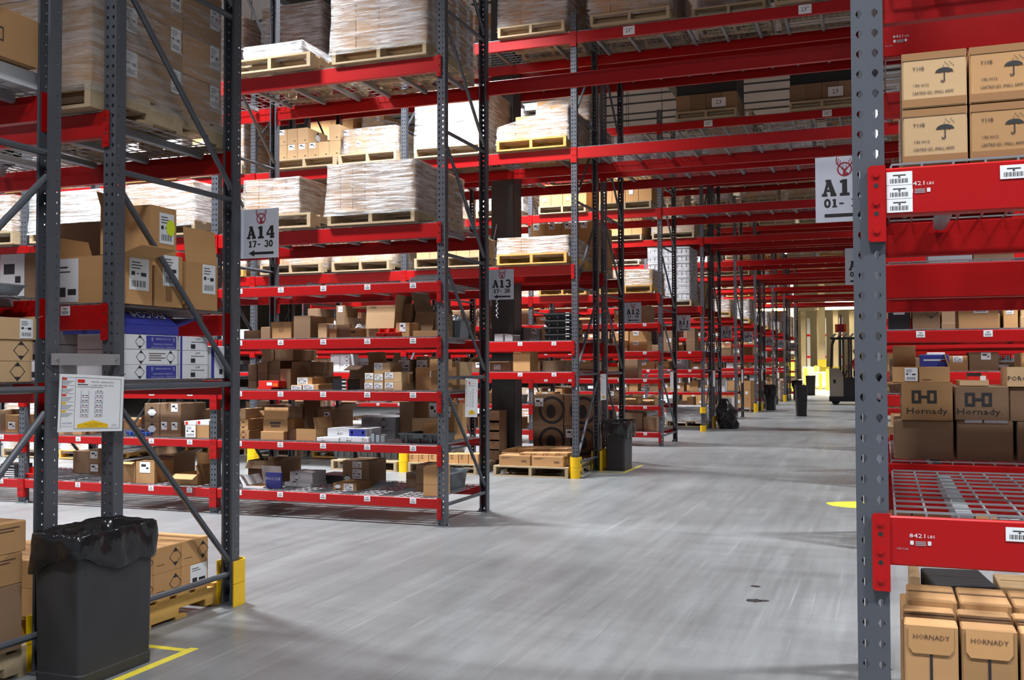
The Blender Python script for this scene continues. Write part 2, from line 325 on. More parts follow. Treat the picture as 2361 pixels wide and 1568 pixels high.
def put_label(par, fc, w, d, h, u, v, lw, lh, style=0, name='shipping_label', tilt=0):
    O, U, V, fw, fh = face(fc, w, d, h); lh = min(lh, fh*.92); lw = min(lw, fw*.94)
    zc = min(max(v*fh, lh/2+.004), fh-lh/2-.004); uc = min(max(u*fw, lw/2+.003), fw-lw/2-.003); P = O+U*uc+V*(zc-lh/2)+U.cross(V)*.0008
    return ob(name, label_mesh(lw, lh, style), par, P, (0, tilt, {'f': 0, 'r': math.pi/2, 'b': math.pi, 'l': -math.pi/2}[fc]))
def carton(x, y, z, w, d, h, m, label, decos=(), lab=None, rot=0, cat='box', name='carton', group=None, seam=True):
    o = ob(name, carton_mesh(w, d, h, m, decos, seam), None, (x, y, z), (0, 0, rot)); tag(o, label, cat, group)
    for l in (lab or ()): put_label(o, l[0], w, d, h, *l[1:])
    return o
def open_carton(x, y, z, w, d, h, m, label, flaps, rot=0, decos=(), lab=None, fill=None, cat='box', name='open_carton', inner=None):
    r = ob(name, None, None, (x, y, z), (0, 0, rot)); r.empty_display_size = .1; tag(r, label, cat)
    b = MB(); t = .005; im = inner or m
    b.box(-w/2, w/2, -d/2, -d/2+t, 0, h, m); b.box(-w/2, w/2, d/2-t, d/2, 0, h, m); b.box(-w/2, -w/2+t, -d/2+t, d/2-t, 0, h, m); b.box(w/2-t, w/2, -d/2+t, d/2-t, 0, h, m)
    b.box(-w/2+t, w/2-t, -d/2+t, d/2-t, 0, t, im)
    for dc in decos: deco(b, dc[0], dc[1], dc[2], dc[3], dc[4], w, d, h, *(dc[5:]))
    bo = ob('carton_body', b.mesh('carton_body'), r)
    for l in (lab or ()): put_label(r, l[0], w, d, h, *l[1:])
    for fc, (ang, ln) in flaps.items():   # ang: 0 = upright, 90 = out level, 150 = hanging
        e = (w if fc in 'fb' else d)/2-.003; fb = MB(); fb.box(-e, e, -.0035, 0, 0, ln, m)
        o = ob('flap', fb.mesh('flap'), r)
        px, py, rz = {'f': (0, -d/2+.004, 0), 'b': (0, d/2-.004, math.pi), 'l': (-w/2+.004, 0, -math.pi/2), 'r': (w/2-.004, 0, math.pi/2)}[fc]
        o.location = (px, py, h); o.rotation_mode = 'XYZ'; o.rotation_euler = (math.radians(ang), 0, rz)
    if fill: 
        fbm = MB(); fbm.box(-w/2+.012, w/2-.012, -d/2+.012, d/2-.012, .006, h*.82, fill); ob('contents', fbm.mesh('contents'), r)
    return r
# ---------------------------------------------------------------- racking
PW, PD, PITCH, PH = .0762, .072, .0508, 6.0
def perf(mb, W_, cols, rows, to3, m):
    """sheet of width W_ perforated by columns of holes; cols = [(x0,x1,cx,shape)]"""
    for (x0, x1, cx, shape) in cols:
        for r in range(rows):
            z0 = r*PITCH; zc = z0+PITCH/2; hw0, hw1, hh = x0-cx, x1-cx, PITCH/2
            cs = [math.atan2(s2*hh, q) for q, s2 in ((hw1, 1), (hw0, 1), (hw0, -1), (hw1, -1))]
            an = sorted(set([round(a, 5) for a in cs]+[math.radians(a) for a in ((90, -90, 0, 179.9, 25, 155, -60, -120) if shape == 't' else (90, -90, 0, 179.9))]))
            O = []; I = []
            for a in an:
                c, s_ = math.cos(a), math.sin(a); k = min((hw1/c if c > 1e-6 else 1e9), (hw0/c if c < -1e-6 else 1e9), (hh/abs(s_) if abs(s_) > 1e-6 else 1e9))
                O.append((cx+k*c, zc+k*s_))
                if shape == 't':   # teardrop: broad shoulders above, narrow foot
                    y = .0115*s_; wd = .0068 if s_ > -.2 else .0068-.0040*min(1, (-s_-.2)/.7); I.append((cx+wd*c*(1.12 if abs(s_) < .7 else 1), zc+y))
                else: I.append((cx+.0048*c, zc+.0055*s_))
            n = len(an); vs = [to3(u, v, 0) for u, v in O]+[to3(u, v, 0) for u, v in I]+[to3(u, v, .0025) for u, v in I]
            mb.add(vs, [(i, (i+1) % n, n+(i+1) % n, n+i) for i in range(n)]+[(n+i, n+(i+1) % n, 2*n+(i+1) % n, 2*n+i) for i in range(n)], m)
def post_mesh():
    b = MB(); rows = int(PH/PITCH)
    # web faces -Y (outward); flanges run back to +Y
    perf(b, PW, [(0, .038, .0195, 't'), (.038, PW, .0565, 't')], rows, lambda u, v, t: (u, t, v), 'steel')
    perf(b, PD, [(0, .030, .022, 'o')], rows, lambda u, v, t: (PW-t, u, v), 'steel')
    perf(b, PD, [(0, .030, .022, 'o')], rows, lambda u, v, t: (t, u, v), 'steel')
    H = rows*PITCH
    for x in (0, PW-.0025): b.box(x, x+.0025, .030, PD, 0, H, 'steel')
    for x in (.0025, PW-.0145): b.box(x, x+.012, PD-.0025, PD, 0, H, 'steel')
    b.box(-.006, PW+.006, -.012, PD+.02, -.001, .009, 'steel')
    return b.mesh('post')
POST = post_mesh()
def foot_mesh():
    b = MB(); b.box(-.012, PW+.03, -.022, PD+.02, 0, .008, 'zincs'); b.tube((PW+.016, .03, .008), (PW+.016, .03, .03), .008, 'zinc', 8); b.tube((PW+.016, .03, .012), (PW+.016, .03, .02), .014, 'zinc', 6)
    return b.mesh('foot_plate')
FOOT = foot_mesh()
HZ = (.19, 1.325, 2.44, 3.555, 4.67, 5.78)
_br = {}
def brace(dy, dz, r):
    k = (round(dy, 3), round(dz, 3))
    if k not in _br: b = MB(); b.tube((0, 0, 0), (0, dy, dz), r, 'steel', 8); _br[k] = b.mesh('brace')
    return _br[k]
def frame(xr, yf, yr, mirror, label, guards=()):
    """upright frame: right face at xr, from yf to yr"""
    r = ob('upright_frame', None, None, (xr, yf, 0)); r.empty_display_size = .2; tag(r, label, 'rack frame', 'grey rack end frames')
    D = yr-yf
    ob('post', POST, r, (-PW, 0, 0)); ob('post', POST, r, (0, D, 0), (0, 0, math.pi))
    ob('foot_plate', FOOT, r, (-PW, 0, 0)); ob('foot_plate', FOOT, r, (0, D, 0), (0, 0, math.pi))
    a, b_ = PD-.012, D-PD+.012; xm = -PW/2+.012
    for z in HZ: ob('horizontal_brace', brace(b_-a, 0, .017), r, (xm, a, z))
    for z0, z1 in zip(HZ, HZ[1:]):
        if mirror: ob('diagonal_brace', brace(b_-a, z1-z0-.16, .0165), r, (xm, a, z0+.05))
        else: ob('diagonal_brace', brace(b_-a, -(z1-z0-.16), .0165), r, (xm, a, z1-.09))
    return r
_bm = {}
def beam_mesh(L, h):
    k = (round(L, 2), h)
    if k in _bm: return _bm[k]
    b = MB(); e = .004
    b.prism([(0, e), (e, 0), (.045, 0), (.045, h-.042), (.022, h-.042), (.022, h-e), (.022-e, h), (e, h), (0, h-e)][::-1], .0, L, 'red', 'x')
    _bm[k] = b.mesh('shelf_beam'); return _bm[k]
def conn_mesh(h, side):
    k = ('c', h, side)
    if k in _bm: return _bm[k]
    b = MB(); H = max(.19, h+.055); z0 = h+.006-H; s = side   # lies on post web beside beam end; s=+1 post is to the left
    x0, x1 = (-.040, .0) if s > 0 else (0, .040)
    b.prism([(x0+.006, z0), (x1, z0), (x1, h+.006), (x0+.006, h+.006), (x0, h), (x0, z0+.006)] if s > 0 else [(x0, z0), (x1-.006, z0), (x1, z0+.006), (x1, h), (x1-.006, h+.006), (x0, h+.006)], -.012, -.005, 'red', 'y')
    b.box(-.004 if s > 0 else -.002, .002 if s > 0 else .004, -.012, .05, z0, h+.006, 'red')
    cx = (x0+x1)/2
    for i in range(3):
        zz = z0+.028+i*(H-.05)/2; b.tube((cx, -.0155, zz), (cx, -.012, zz), .008, 'red', 8)
        if i < 2: b.tube((cx, -.0125, zz+.042), (cx, -.0119, zz+.042), .006, 'blackm', 8)
    _bm[k] = b.mesh('end_connector'); return _bm[k]
LV = ['lowest', 'second', 'third', 'fourth', 'fifth', 'sixth', 'seventh', 'eighth']
def beam(xl, L, y, z, h, back, label, labels=0, detail=True, name='shelf_beam'):
    """front beam: face at y, outside face toward -Y.  back=True: face toward +Y"""
    o = ob(name, beam_mesh(L, h), None, (xl if not back else xl+L, y, z-h), (0, 0, math.pi if back else 0)); tag(o, label, 'beam', 'red pallet rack beams')
    if detail:
        ob('end_connector', conn_mesh(h, 1), o, (0, 0, 0)); ob('end_connector', conn_mesh(h, -1), o, (L, 0, 0))
    for i in range(labels):
        ob('barcode_label', label_mesh(.062, min(.048, h*.62), 1), o, (L*(i+.62)/labels*.985-.03, -.0005, h-min(.052, h*.68)))
    return o
_dm = {}
def deck_mesh(w, d):
    k = (round(w, 2), round(d, 2))
    if k in _dm: return _dm[k]
    b = MB(); n = int(w/.0705); r = .0026
    for i in range(n+1):
        x = -w/2+w*i/n; b.box(x-r, x+r, -d/2-.012, d/2+.012, .0, 2*r, 'zinc'); b.box(x-r, x+r, -d/2-.015, -d/2-.012, -.03, 2*r, 'zinc'); b.box(x-r, x+r, d/2+.012, d/2+.015, -.03, 2*r, 'zinc')
    m_ = int(d/.1)
    for j in range(m_+1): y = -d/2-.012+(d+.024)*j/m_; b.box(-w/2, w/2, y-r, y+r, 2*r, 4*r, 'zinc')
    for y in (-d/2-.017, d/2+.012): b.box(-w/2, w/2, y, y+2*r, -.03, -.03+2*r, 'zinc')
    g = b.mesh('wire_grid'); c = MB(); hh = .032
    c.prism([(-.02, 0), (-.02, -hh), (-.006, -hh-.006), (.006, -hh-.006), (.02, -hh), (.02, 0)][::-1], -d/2+.028, d/2-.028, 'zincs', 'y')
    _dm[k] = (g, c.mesh('support_channel')); return _dm[k]
def deck(x, yc, z, w, d, label, detail=True):
    g, c = deck_mesh(w, d); o = ob('wire_deck', g, None, (x, yc, z)); tag(o, label, 'wire shelf', 'wire mesh shelf decks')
    for q in (-.36, 0, .36): ob('support_channel', c, o, (q*w, 0, 0))
    return o
# rows: name -> (front Y, rear Y, bays left, bays right, type, short name)
XE, XR, BAY = -3.666, -.068, 2.43
ROWS = [('L1', 2.666, 3.733, 1, 0, 'df', 'rack at left edge'), ('L2', 4.096, 5.163, 1, 0, 'db', 'A14 sign rack'),
        ('L3', 8.213, 9.28, 3, 1, 's', 'A13 sign rack'), ('L4', 12.355, 13.422, 4, 1, 'df', 'front A12 rack'), ('L5', 13.785, 14.852, 4, 1, 'db', 'rear A12 rack'),
        ('L6', 17.62, 18.97, 3, 1, 's', 'A11 sign rack'), ('L7', 22.04, 23.11, 3, 1, 'df', 'front A10 rack'), ('L8', 23.47, 24.54, 3, 1, 'db', 'rear A10 rack'),
        ('L9', 27.3, 28.66, 2, 1, 's', 'A09 sign rack'), ('L10', 31.73, 32.8, 2, 1, 'df', 'front A08 rack'), ('L11', 33.16, 34.23, 2, 1, 'db', 'rear A08 rack'),
        ('L12', 37.0, 38.35, 2, 1, 's', 'A07 sign rack'), ('L13', 41.42, 42.49, 2, 1, 'df', 'front A06 rack'), ('L14', 42.85, 43.92, 2, 1, 'db', 'rear A06 rack'), ('L15', 46.7, 48.0, 2, 1, 's', 'farthest rack')]
LEV = {'s': [(.25, .09), (.72, .075), (1.20, .085), (1.69, .09), (2.19, .088), (2.72, .13), (4.23, .14), (5.74, .14)],
       'df': [(1.35, .09), (1.75, .13), (2.735, .13), (4.235, .14), (5.74, .14)], 'db': [(1.35, .09), (1.75, .13), (2.74, .13), (4.235, .14), (5.74, .14)],
       'r': [(1.055, .121), (1.918, .118), (2.74, .13), (4.235, .14), (5.74, .14)]}
BAYN = ['end bay', 'second bay', 'third bay', 'fourth bay']
def build_bay(xl, L, yf, yr, levels, place, nlab, detail, ymax=5.9, decks=True):
    for i, (z, h) in enumerate(levels):
        ln = LV[i] if len(levels) > 1 else 'single'
        nl = nlab if h < .1 or (z < 1.8 and nlab) else 0
        beam(xl, L, yf, z, h, False, 'red beam, %s level, front side, %s' % (ln, place), nl, detail)
        beam(xl, L, yr, z, h, True, 'red beam, %s level, back side, %s' % (ln, place), 0, detail)
        if decks and yf < 30 and not (z > 5 and yf < 10 and L < 3):
            nd = 3 if L > 3 else (2 if yf < 10 else 1); wd = L/nd-.03
            for k in range(nd):
                deck(xl+L*(k+.5)/nd, (yf+yr)/2, z+.002, wd, yr-yf-.05, 'wire deck, %s%s level, %s' % ('' if nd == 1 else ('left', 'middle', 'right')[k if nd == 3 else k*2]+' part, ', ln, place), detail)
for (nm, yf, yr, nb, nr, ty, sn) in ROWS:
    det = yf < 25
    for k in range(nb+1):
        frame(XE-BAY*k, yf, yr, ty == 'df', 'grey upright frame, %s, %s' % ('aisle end' if k == 0 else ORD[k]+' in from the aisle', sn))
    for k in range(nb):
        build_bay(XE-BAY*(k+1), BAY-PW, yf, yr, LEV[ty], '%s, %s' % (BAYN[k], sn), (5 if ty == 's' else 5) if yf < 25 else 0, det)
    rn = 'right side ' + sn if nm not in ('L1', 'L2') else ('near right rack' if nm == 'L1' else 'second right rack')
    frame(XR+PW, yf, yr, ty == 'df', 'grey upright frame at the aisle, %s' % rn); frame(XR+PW+BAY, yf, yr, ty == 'df', 'grey upright frame, far end, %s' % rn)
    lv = LEV['r'] if nm in ('L1', 'L2') else LEV[ty]
    if nm == 'L2': lv = [(1.055, .121), (1.81, .13)]+LEV['r'][2:]
    build_bay(XR+PW, BAY-PW, yf, yr, lv, rn, 5 if yf < 10 and nm not in ('L1', 'L2') else 0, det)
    # bays bridging the main aisle, overhead
    tl = [(5.74, .14)] if nm in ('L1', 'L2') else ([(4.235, .14), (5.74, .14)] if nm != 'L3' else [(5.74, .14)])
    build_bay(XE, XR-XE, yf, yr, tl, 'overhead aisle bridge, %s' % sn, 0, det)
beam(XE, XR-XE, 9.28, 4.265, .145, True, 'glossy red tie beam crossing the main aisle from the A13 sign rack', 0)
# ---------------------------------------------------------------- building shell
def shell():
    b = MB(); b.box(-60, 45, -8, 122, -.1, 0, 'floor'); struct(ob('floor', b.mesh('floor')))
    b = MB(); b.box(-60, 45, -8, 122, CEIL, CEIL+.2, 'ceil'); struct(ob('ceiling', b.mesh('ceiling')))
    for i in range(13):   # deep girders run along the aisle, light joists across
        x = -50+i*7.3; b = MB(); b.box(x-.11, x+.11, -8, 122, CEIL-.75, CEIL-.71, 'joist'); b.box(x-.11, x+.11, -8, 122, CEIL-.06, CEIL, 'joist'); b.box(x-.02, x+.02, -8, 122, CEIL-.71, CEIL-.06, 'joist')
        struct(ob('trim_%d' % (i+1), b.mesh('girder')))
    for i in range(40):
        y = -6+i*2.45; b = MB(); b.box(-60, 45, y-.03, y+.03, CEIL-.05, CEIL, 'joist'); b.box(-60, 45, y-.03, y+.03, CEIL-.42, CEIL-.37, 'joist')
        struct(ob('trim_%d' % (i+20), b.mesh('joist')))
    b = MB(); b.box(-60, 45, 118, 118.3, 0, CEIL, 'cream'); struct(ob('wall_back', b.mesh('wall_back')))
    b = MB(); b.box(-60.3, -60, -8, 118.3, 0, CEIL, 'ceil'); struct(ob('wall_left', b.mesh('wall_left')))
    b = MB(); b.box(45, 45.3, -8, 118.3, 0, CEIL, 'ceil'); struct(ob('wall_right', b.mesh('wall_right')))
shell()
def fixture(x, y, i):
    r = ob('strip_light', None, None, (x, y, LZ+.05)); tag(r, 'linear high bay lamp %s over the racking' % ('hung' if i else 'hanging'), 'ceiling lamp', 'high bay lamps')
    b = MB(); b.prism([(-.26, 0), (-.2, .07), (-.08, .10), (.08, .10), (.2, .07), (.26, 0), (.24, -.005), (-.24, -.005)], -.66, .66, 'white', 'x'); ob('lamp_housing', b.mesh('lamp_housing'), r)
    b = MB(); b.box(-.63, .63, -.235, .235, -.02, -.006, 'lamp'); ob('lamp_diffuser', b.mesh('lamp_diffuser'), r)
    b = MB()
    for q in (-1, 1): b.tube((q*.55, 0, .1), (q*.55, 0, CEIL-LZ-.06), .006, 'blackm', 5)
    ob('suspension_rod', b.mesh('suspension_rod'), r)
for i, (x, y) in enumerate(FIX): fixture(x, y, i)
# ---------------------------------------------------------------- pallets and loads
def pallet_mesh(w=1.016, d=1.219, m='wood'):
    k = ('pal', w, d, m)
    if k in _cm: return _cm[k]
    b = MB()
    for x in (-w/2+.02, 0, w/2-.02):
        for a, c in ((-d/2, -d/2+.18), (-d/2+.42, d/2-.42), (d/2-.18, d/2)): b.box(x-.019, x+.019, a, c, .018, .118, m)
        b.box(x-.019, x+.019, -d/2+.18, -d/2+.42, .06, .118, m); b.box(x-.019, x+.019, d/2-.42, d/2-.18, .06, .118, m)
    for i in range(7): y = -d/2+.05+(d-.1)*i/6; b.box(-w/2, w/2, y-.05, y+.05, .118, .137, m)
    for y in (-d/2+.05, -.15, .15, d/2-.05): b.box(-w/2, w/2, y-.05, y+.05, 0, .018, m)
    _cm[k] = b.mesh('pallet'); return _cm[k]
def wrap_mesh(w, d, h, prof, seed, m, skirt=.05):
    from mathutils import noise
    b = MB(); nx, ny, nz = 10, 10, 10; X, Y = w/2+.012, d/2+.012
    loop = [(-X+2*X*i/nx, -Y) for i in range(nx)]+[(X, -Y+2*Y*i/ny) for i in range(ny)]+[(X-2*X*i/nx, Y) for i in range(nx)]+[(-X, Y-2*Y*i/ny) for i in range(ny)]
    n = len(loop); vs = []
    def top(x): t = (x+X)/(2*X); return h*(prof[0]*(1-t)+prof[1]*t)
    for k in range(nz+1):
        t = k/nz
        for (x, y) in loop:
            q = noise.noise(Vector((x*3+seed, y*3, t*4)))*.010; f = 1+q/.5+(skirt*(1-t)**3 if t < .4 else 0)*.8
            vs.append((x*f, y*f, -.05+(top(x)+.055)*t))
    fs = [(k*n+i, k*n+(i+1) % n, (k+1)*n+(i+1) % n, (k+1)*n+i) for k in range(nz) for i in range(n)]
    b.add(vs, fs, m)
    tv = [(x*.8, y*.8, top(x)+.012+.012*noise.noise(Vector((x*5, y*5, seed)))) for x, y in loop]
    b.add([vs[nz*n+i] for i in range(n)]+tv, [(i, (i+1) % n, n+(i+1) % n, n+i) for i in range(n)], m)
    return b.mesh('stretch_wrap', True)
_wm = {}
def load(x, yf, z, w, d, h, nx, ny, nz, m, label, wrap='wrap', prof=(1, 1), decos=(), lab=None, single=True, pm='wood', pw=None, rot=0, cat='pallet load', pal=True, skip=()):
    """a pallet of cartons held together by film; front edge of the pallet at yf"""
    pw = pw or max(w, .9); pd_ = 1.14
    r = ob('wrapped_pallet_load' if wrap else 'pallet_load', None, None, (x, yf+pd_/2, z+.012), (0, 0, rot)); r.empty_display_size = .2; tag(r, label, cat)
    ph = .137 if pal else .0
    if pal: ob('pallet', pallet_mesh(round(pw, 2), pd_, pm), r)
    cw, cd, chh = w/nx, d/ny, h/nz
    me = carton_mesh(cw-.004, cd-.004, chh-.003, m, decos, True)
    if single:
        for i in range(nx):
            f = prof[0]+(prof[1]-prof[0])*((i+.5)/nx)
            n_ = max(1, round(nz*f))
            for j in range(ny):
                for k in range(n_):
                    if 0 < i < nx-1 and 0 < j < ny-1 and k < n_-1: continue
                    if (i, j, k) in skip: continue
                    c = ob('carton', me, r, (-w/2+cw*(i+.5)+random.uniform(-.002, .002), -d/2+cd*(j+.5)+random.uniform(-.002, .002), ph+.0015+chh*k))
                    if lab and (j == 0 or i == nx-1) and lab[0] in ('f', 'r'):
                        if lab[0] == 'f' and j == 0 or lab[0] == 'r' and i == nx-1: put_label(c, lab[0], cw, cd, chh, *lab[1:])
    else:
        b = MB()
        for i in range(nx):
            n_ = max(1, round(nz*(prof[0]+(prof[1]-prof[0])*((i+.5)/nx))))
            for j in range(ny):
                for k in range(n_):
                    if 0 < i < nx-1 and 0 < j < ny-1 and k < n_-1: continue
                    x0 = -w/2+cw*i; y0 = -d/2+cd*j; b.box(x0+.004, x0+cw-.004, y0+.004, y0+cd-.004, ph+chh*k+.002, ph+chh*(k+1)-.002, m)
                    if lab and j == 0 and (i+k) % 2 == 0: b.box(x0+cw*.3, x0+cw*.6, y0, y0+.004, ph+chh*(k+.45), ph+chh*(k+.8), 'paper')
        ob('carton_stack', b.mesh('carton_stack'), r)
    if wrap:
        mk = (round(w, 2), round(d, 2), round(h, 2), prof, wrap, random.randint(0, 3))
        if mk not in _wm: _wm[mk] = wrap_mesh(w, d, h, (max(prof[0], 1/nz), max(prof[1], 1/nz)) if prof != (1, 1) else prof, mk[5]*7.3, wrap)
        ob('stretch_wrap', _wm[mk], r, (0, 0, ph))
    return r
def pload(x0, x1, yt, Y, z, d, nx, ny, nz, m, label, **k):   # measured from the photograph: front face x0..x1, top yt at plane Y
    a = at(x0, yt+40, Y=Y); b = at(x1, yt+40, Y=Y); t = at((x0+x1)/2, yt, Y=Y).z; w = b.x-a.x
    return load((a.x+b.x)/2, Y-(1.14-d)/2, z, w, d, max(.12, t-z-.16), nx, ny, nz, m, label, **k)
# ---------------------------------------------------------------- shelf goods placed from the photograph
class Shelf:
    def __init__(s, place, Y, z): s.p, s.Y, s.z, s.r, s.top = place, Y, z+.013, [], {}
    def add(s, x0, x1, yt, desc, m='kraft', dy=.05, d=.3, on=None, id=None, decos=(), lab=None, flaps=None, rot=0, fill=None, fn=None, seam=True, name=None, cat='box', inner=None):
        Y = s.Y+dy; z = s.top[on] if on else s.z
        a = at(x0, yt+12, Y=Y).x; b = at(x1, yt+12, Y=Y).x; zt = at((x0+x1)/2, yt, Y=Y).z; h = max(.02, zt-z)
        if id: s.top[id] = z+h+.001
        s.r.append((x0, dict(x=(a+b)/2, y=Y+d/2, z=z, w=b-a, d=d, h=h, m=m, desc=desc, decos=decos, lab=lab, flaps=flaps, rot=rot, fill=fill, fn=fn, seam=seam, name=name, cat=cat, inner=inner)))
        return s
    def world(s, x0, x1, y0, z0, h, d, desc, m='kraft', **k):
        q = dict(x=(x0+x1)/2, y=y0+d/2, z=z0, w=x1-x0, d=d, h=h, m=m, desc=desc, decos=(), lab=None, flaps=None, rot=0, fill=None, fn=None, seam=True, name=None, cat='box', inner=None); q.update(k)
        s.r.append((prj(((x0+x1)/2, y0, z0))[0], q)); return s
    def done(s):
        for i, (_, q) in enumerate(sorted(s.r, key=lambda t: t[0])):
            L = '%s, %s item from left, %s' % (q['desc'], ORD[i], s.p)
            if q['fn']: q['fn'](q, L); continue
            if q['flaps']: open_carton(q['x'], q['y'], q['z'], q['w'], q['d'], q['h'], q['m'], L, q['flaps'], q['rot'], q['decos'], q['lab'], q['fill'], q['cat'], q['name'] or 'open_carton', q['inner'])
            else: carton(q['x'], q['y'], q['z'], q['w'], q['d'], q['h'], q['m'], L, q['decos'], q['lab'], q['rot'], q['cat'], q['name'] or 'carton', None, q['seam'])
FD = (('f', 'diamond', .5, .5, .11),)
def bin_red(q, L, m='redp'):
    r = MB(); w, d, h = q['w'], q['d'], q['h']; t = .004
    r.prism([(-d/2, 0), (d/2, 0), (d/2, h), (-d*.1, h), (-d*.22, h*.55), (-d/2-.02, h*.5)], -w/2, -w/2+t, m, 'x'); r.prism([(-d/2, 0), (d/2, 0), (d/2, h), (-d*.1, h), (-d*.22, h*.55), (-d/2-.02, h*.5)], w/2-t, w/2, m, 'x')
    r.box(-w/2, w/2, -d/2, d/2, 0, t, m); r.box(-w/2, w/2, d/2-t, d/2, 0, h, m); r.box(-w/2, w/2, -d/2-.004, -d/2, 0, h*.45, m); r.box(-w/2-.003, w/2+.003, -d/2-.024, -d/2-.006, h*.42, h*.5, m)
    tag(ob('parts_bin', r.mesh('parts_bin'), None, (q['x'], q['y'], q['z']), (0, 0, q['rot'])), L, 'bin')
def tote(q, L, m='dgrey', lid=False):
    w, d, h = q['w'], q['d'], q['h']; b = MB(); k = .86; t = .012
    def ring(s, z, o=0): return [(-w/2*s+o, -d/2*s+o, z), (w/2*s-o, -d/2*s+o, z), (w/2*s-o, d/2*s-o, z), (-w/2*s+o, d/2*s-o, z)]
    vs = ring(k, 0)+ring(.97, h*.9)+ring(.97, h*.9, t)+ring(k, .01, t)
    b.add(vs, [(0, 1, 5, 4), (1, 2, 6, 5), (2, 3, 7, 6), (3, 0, 4, 7), (9, 8, 12, 13), (10, 9, 13, 14), (11, 10, 14, 15), (8, 11, 15, 12), (12, 15, 14, 13), (3, 2, 1, 0)], m)
    for a in ((-w/2, w/2, -d/2, -d/2+.03), (-w/2, w/2, d/2-.03, d/2), (-w/2, -w/2+.03, -d/2+.03, d/2-.03), (w/2-.03, w/2, -d/2+.03, d/2-.03)): b.box(*a, h*.88, h, m)
    for i in (-.3, 0, .3): b.box(i*w-.008, i*w+.008, -d/2*.97-.004, -d/2*.90, h*.1, h*.88, m)
    r = ob('storage_tote', b.mesh('storage_tote'), None, (q['x'], q['y'], q['z']), (0, 0, q['rot'])); tag(r, L, 'tote')
    if lid: lb = MB(); lb.box(-w/2-.006, w/2+.006, -d/2-.006, d/2+.006, h, h+.02, m); lb.box(-w/2+.04, w/2-.04, -d/2+.04, d/2-.04, h+.02, h+.028, m); ob('lid', lb.mesh('lid'), r)
    else: hb = MB(); hb.box(-w*.13, w*.13, -d/2-.014, -d/2, h*.55, h*.95, m); ob('handle', hb.mesh('handle'), r)
    return r
def tub(q, L):
    w, d, h = q['w'], q['d'], q['h']; b = MB()
    def rr(sx, sy, z, r=.06, n=5):
        o = []
        for cx, cy, a in ((1, -1, -90), (1, 1, 0), (-1, 1, 90), (-1, -1, 180)): o += [(cx*(sx-r)+r*math.cos(math.radians(a+90*i/n)), cy*(sy-r)+r*math.sin(math.radians(a+90*i/n)), z) for i in range(n+1)]
        return o
    L_ = [rr(w*.42, d*.44, 0), rr(w*.47, d*.48, h*.9), rr(w*.5, d*.5, h*.9), rr(w*.5, d*.5, h), rr(w*.46, d*.47, h), rr(w*.41, d*.43, .01)]; n = len(L_[0])
    b.add([p for l in L_ for p in l], [(k*n+i, k*n+(i+1) % n, (k+1)*n+(i+1) % n, (k+1)*n+i) for k in range(5) for i in range(n)]+[tuple(range(5*n, 6*n)), tuple(range(n))[::-1]], 'grey')
    tag(ob('plastic_tub', b.mesh('plastic_tub', True), None, (q['x'], q['y'], q['z'])), L, 'tub')
def sheets(q, L, m='paper', n=5):
    b = MB(); w, d, h = q['w'], q['d'], q['h']
    for i in range(n): o = random.uniform(-.012, .012); b.box(-w/2+o, w/2+o, -d/2+o, d/2+o, h*i/n, h*(i+.8)/n, m)
    tag(ob('flat_stack', b.mesh('flat_stack'), None, (q['x'], q['y'], q['z'])), L, 'stack')
def coil(q, L, m='zinc'):
    b = MB(); R_ = q['w']/2
    for k in range(4): b.path([(R_*(1-.12*k)*math.cos(a), .6*R_*(1-.12*k)*math.sin(a), .006+.009*k+.01*math.sin(3*a)) for a in [i*math.pi/8 for i in range(17)]], .004, m, 5)
    tag(ob('wire_coil', b.mesh('wire_coil'), None, (q['x'], q['y'], q['z'])), L, 'coil')
def product_boxes(q, L, m='black', n=3):   # flat shop boxes: dark body with a printed edge
    w, d, h = q['w'], q['d'], q['h']; b = MB(); b.box(-w/2, w/2, -d/2, d/2, 0, h, m)
    O = Vector((-w/2, -d/2-.001, 0)); U = Vector((1, 0, 0)); V = Vector((0, 0, 1))
    b.flat([(w*.62, h*.15), (w*.9, h*.15), (w*.9, h*.5), (w*.62, h*.5)], 'paper', O, U, V); b.flat([(w*.92, h*.05), (w, h*.05), (w, h*.95), (w*.92, h*.95)], 'redp', O, U, V)
    tag(ob('product_box', b.mesh('product_box'), None, (q['x'], q['y'], q['z'])), L, 'box')
# --- A13 rack, end bay (open to the aisle)
P3 = 'end bay, A13 rack'
s = Shelf('lowest shelf, '+P3, 8.213, .25)
s.add(560, 607, 1127, 'open white box with raised flap', 'white', .04, .34, flaps={'b': (-12, .17), 'l': (30, .1)}, lab=None, inner='kraft')
s.add(612, 648, 1090, 'tilted navy printed lid', 'navy', .10, .03, rot=0, decos=(('f', 'text', .5, .6, .03, ('FIOCCHI', 'white')),), seam=False, name='box_lid')
s.add(656, 717, 1113, 'flat white box with diamond mark', 'white', .30, .3, id='a', decos=(('f', 'diamond', .38, .5, .075),))
s.add(668, 720, 1088, 'upper white box with diamond mark', 'white', .33, .26, on='a', decos=(('f', 'diamond', .30, .5, .075),))
s.add(572, 645, 1062, 'big brown open carton behind', 'kraftd', .55, .4, flaps={'f': (140, .1), 'r': (60, .08)})
s.add(728, 790, 1096, 'flat black case', 'black', .60, .35, seam=False, cat='case', name='equipment_case')
s.add(768, 822, 1114, 'brown carton with diamond and label', 'kraft', .16, .3, id='b', decos=(('f', 'diamond', .2, .5, .075, 'w'), ('f', 'lines', .1, .22, .012, 2)), lab=[('f', .66, .62, .10, .075, 0)])
s.add(790, 851, 1062, 'large brown carton with two labels', 'kraftd', .50, .36, decos=(('f', 'diamond', .18, .3, .08, 'w'),), lab=[('f', .55, .84, .10, .06, 0), ('f', .55, .48, .10, .09, 0)])
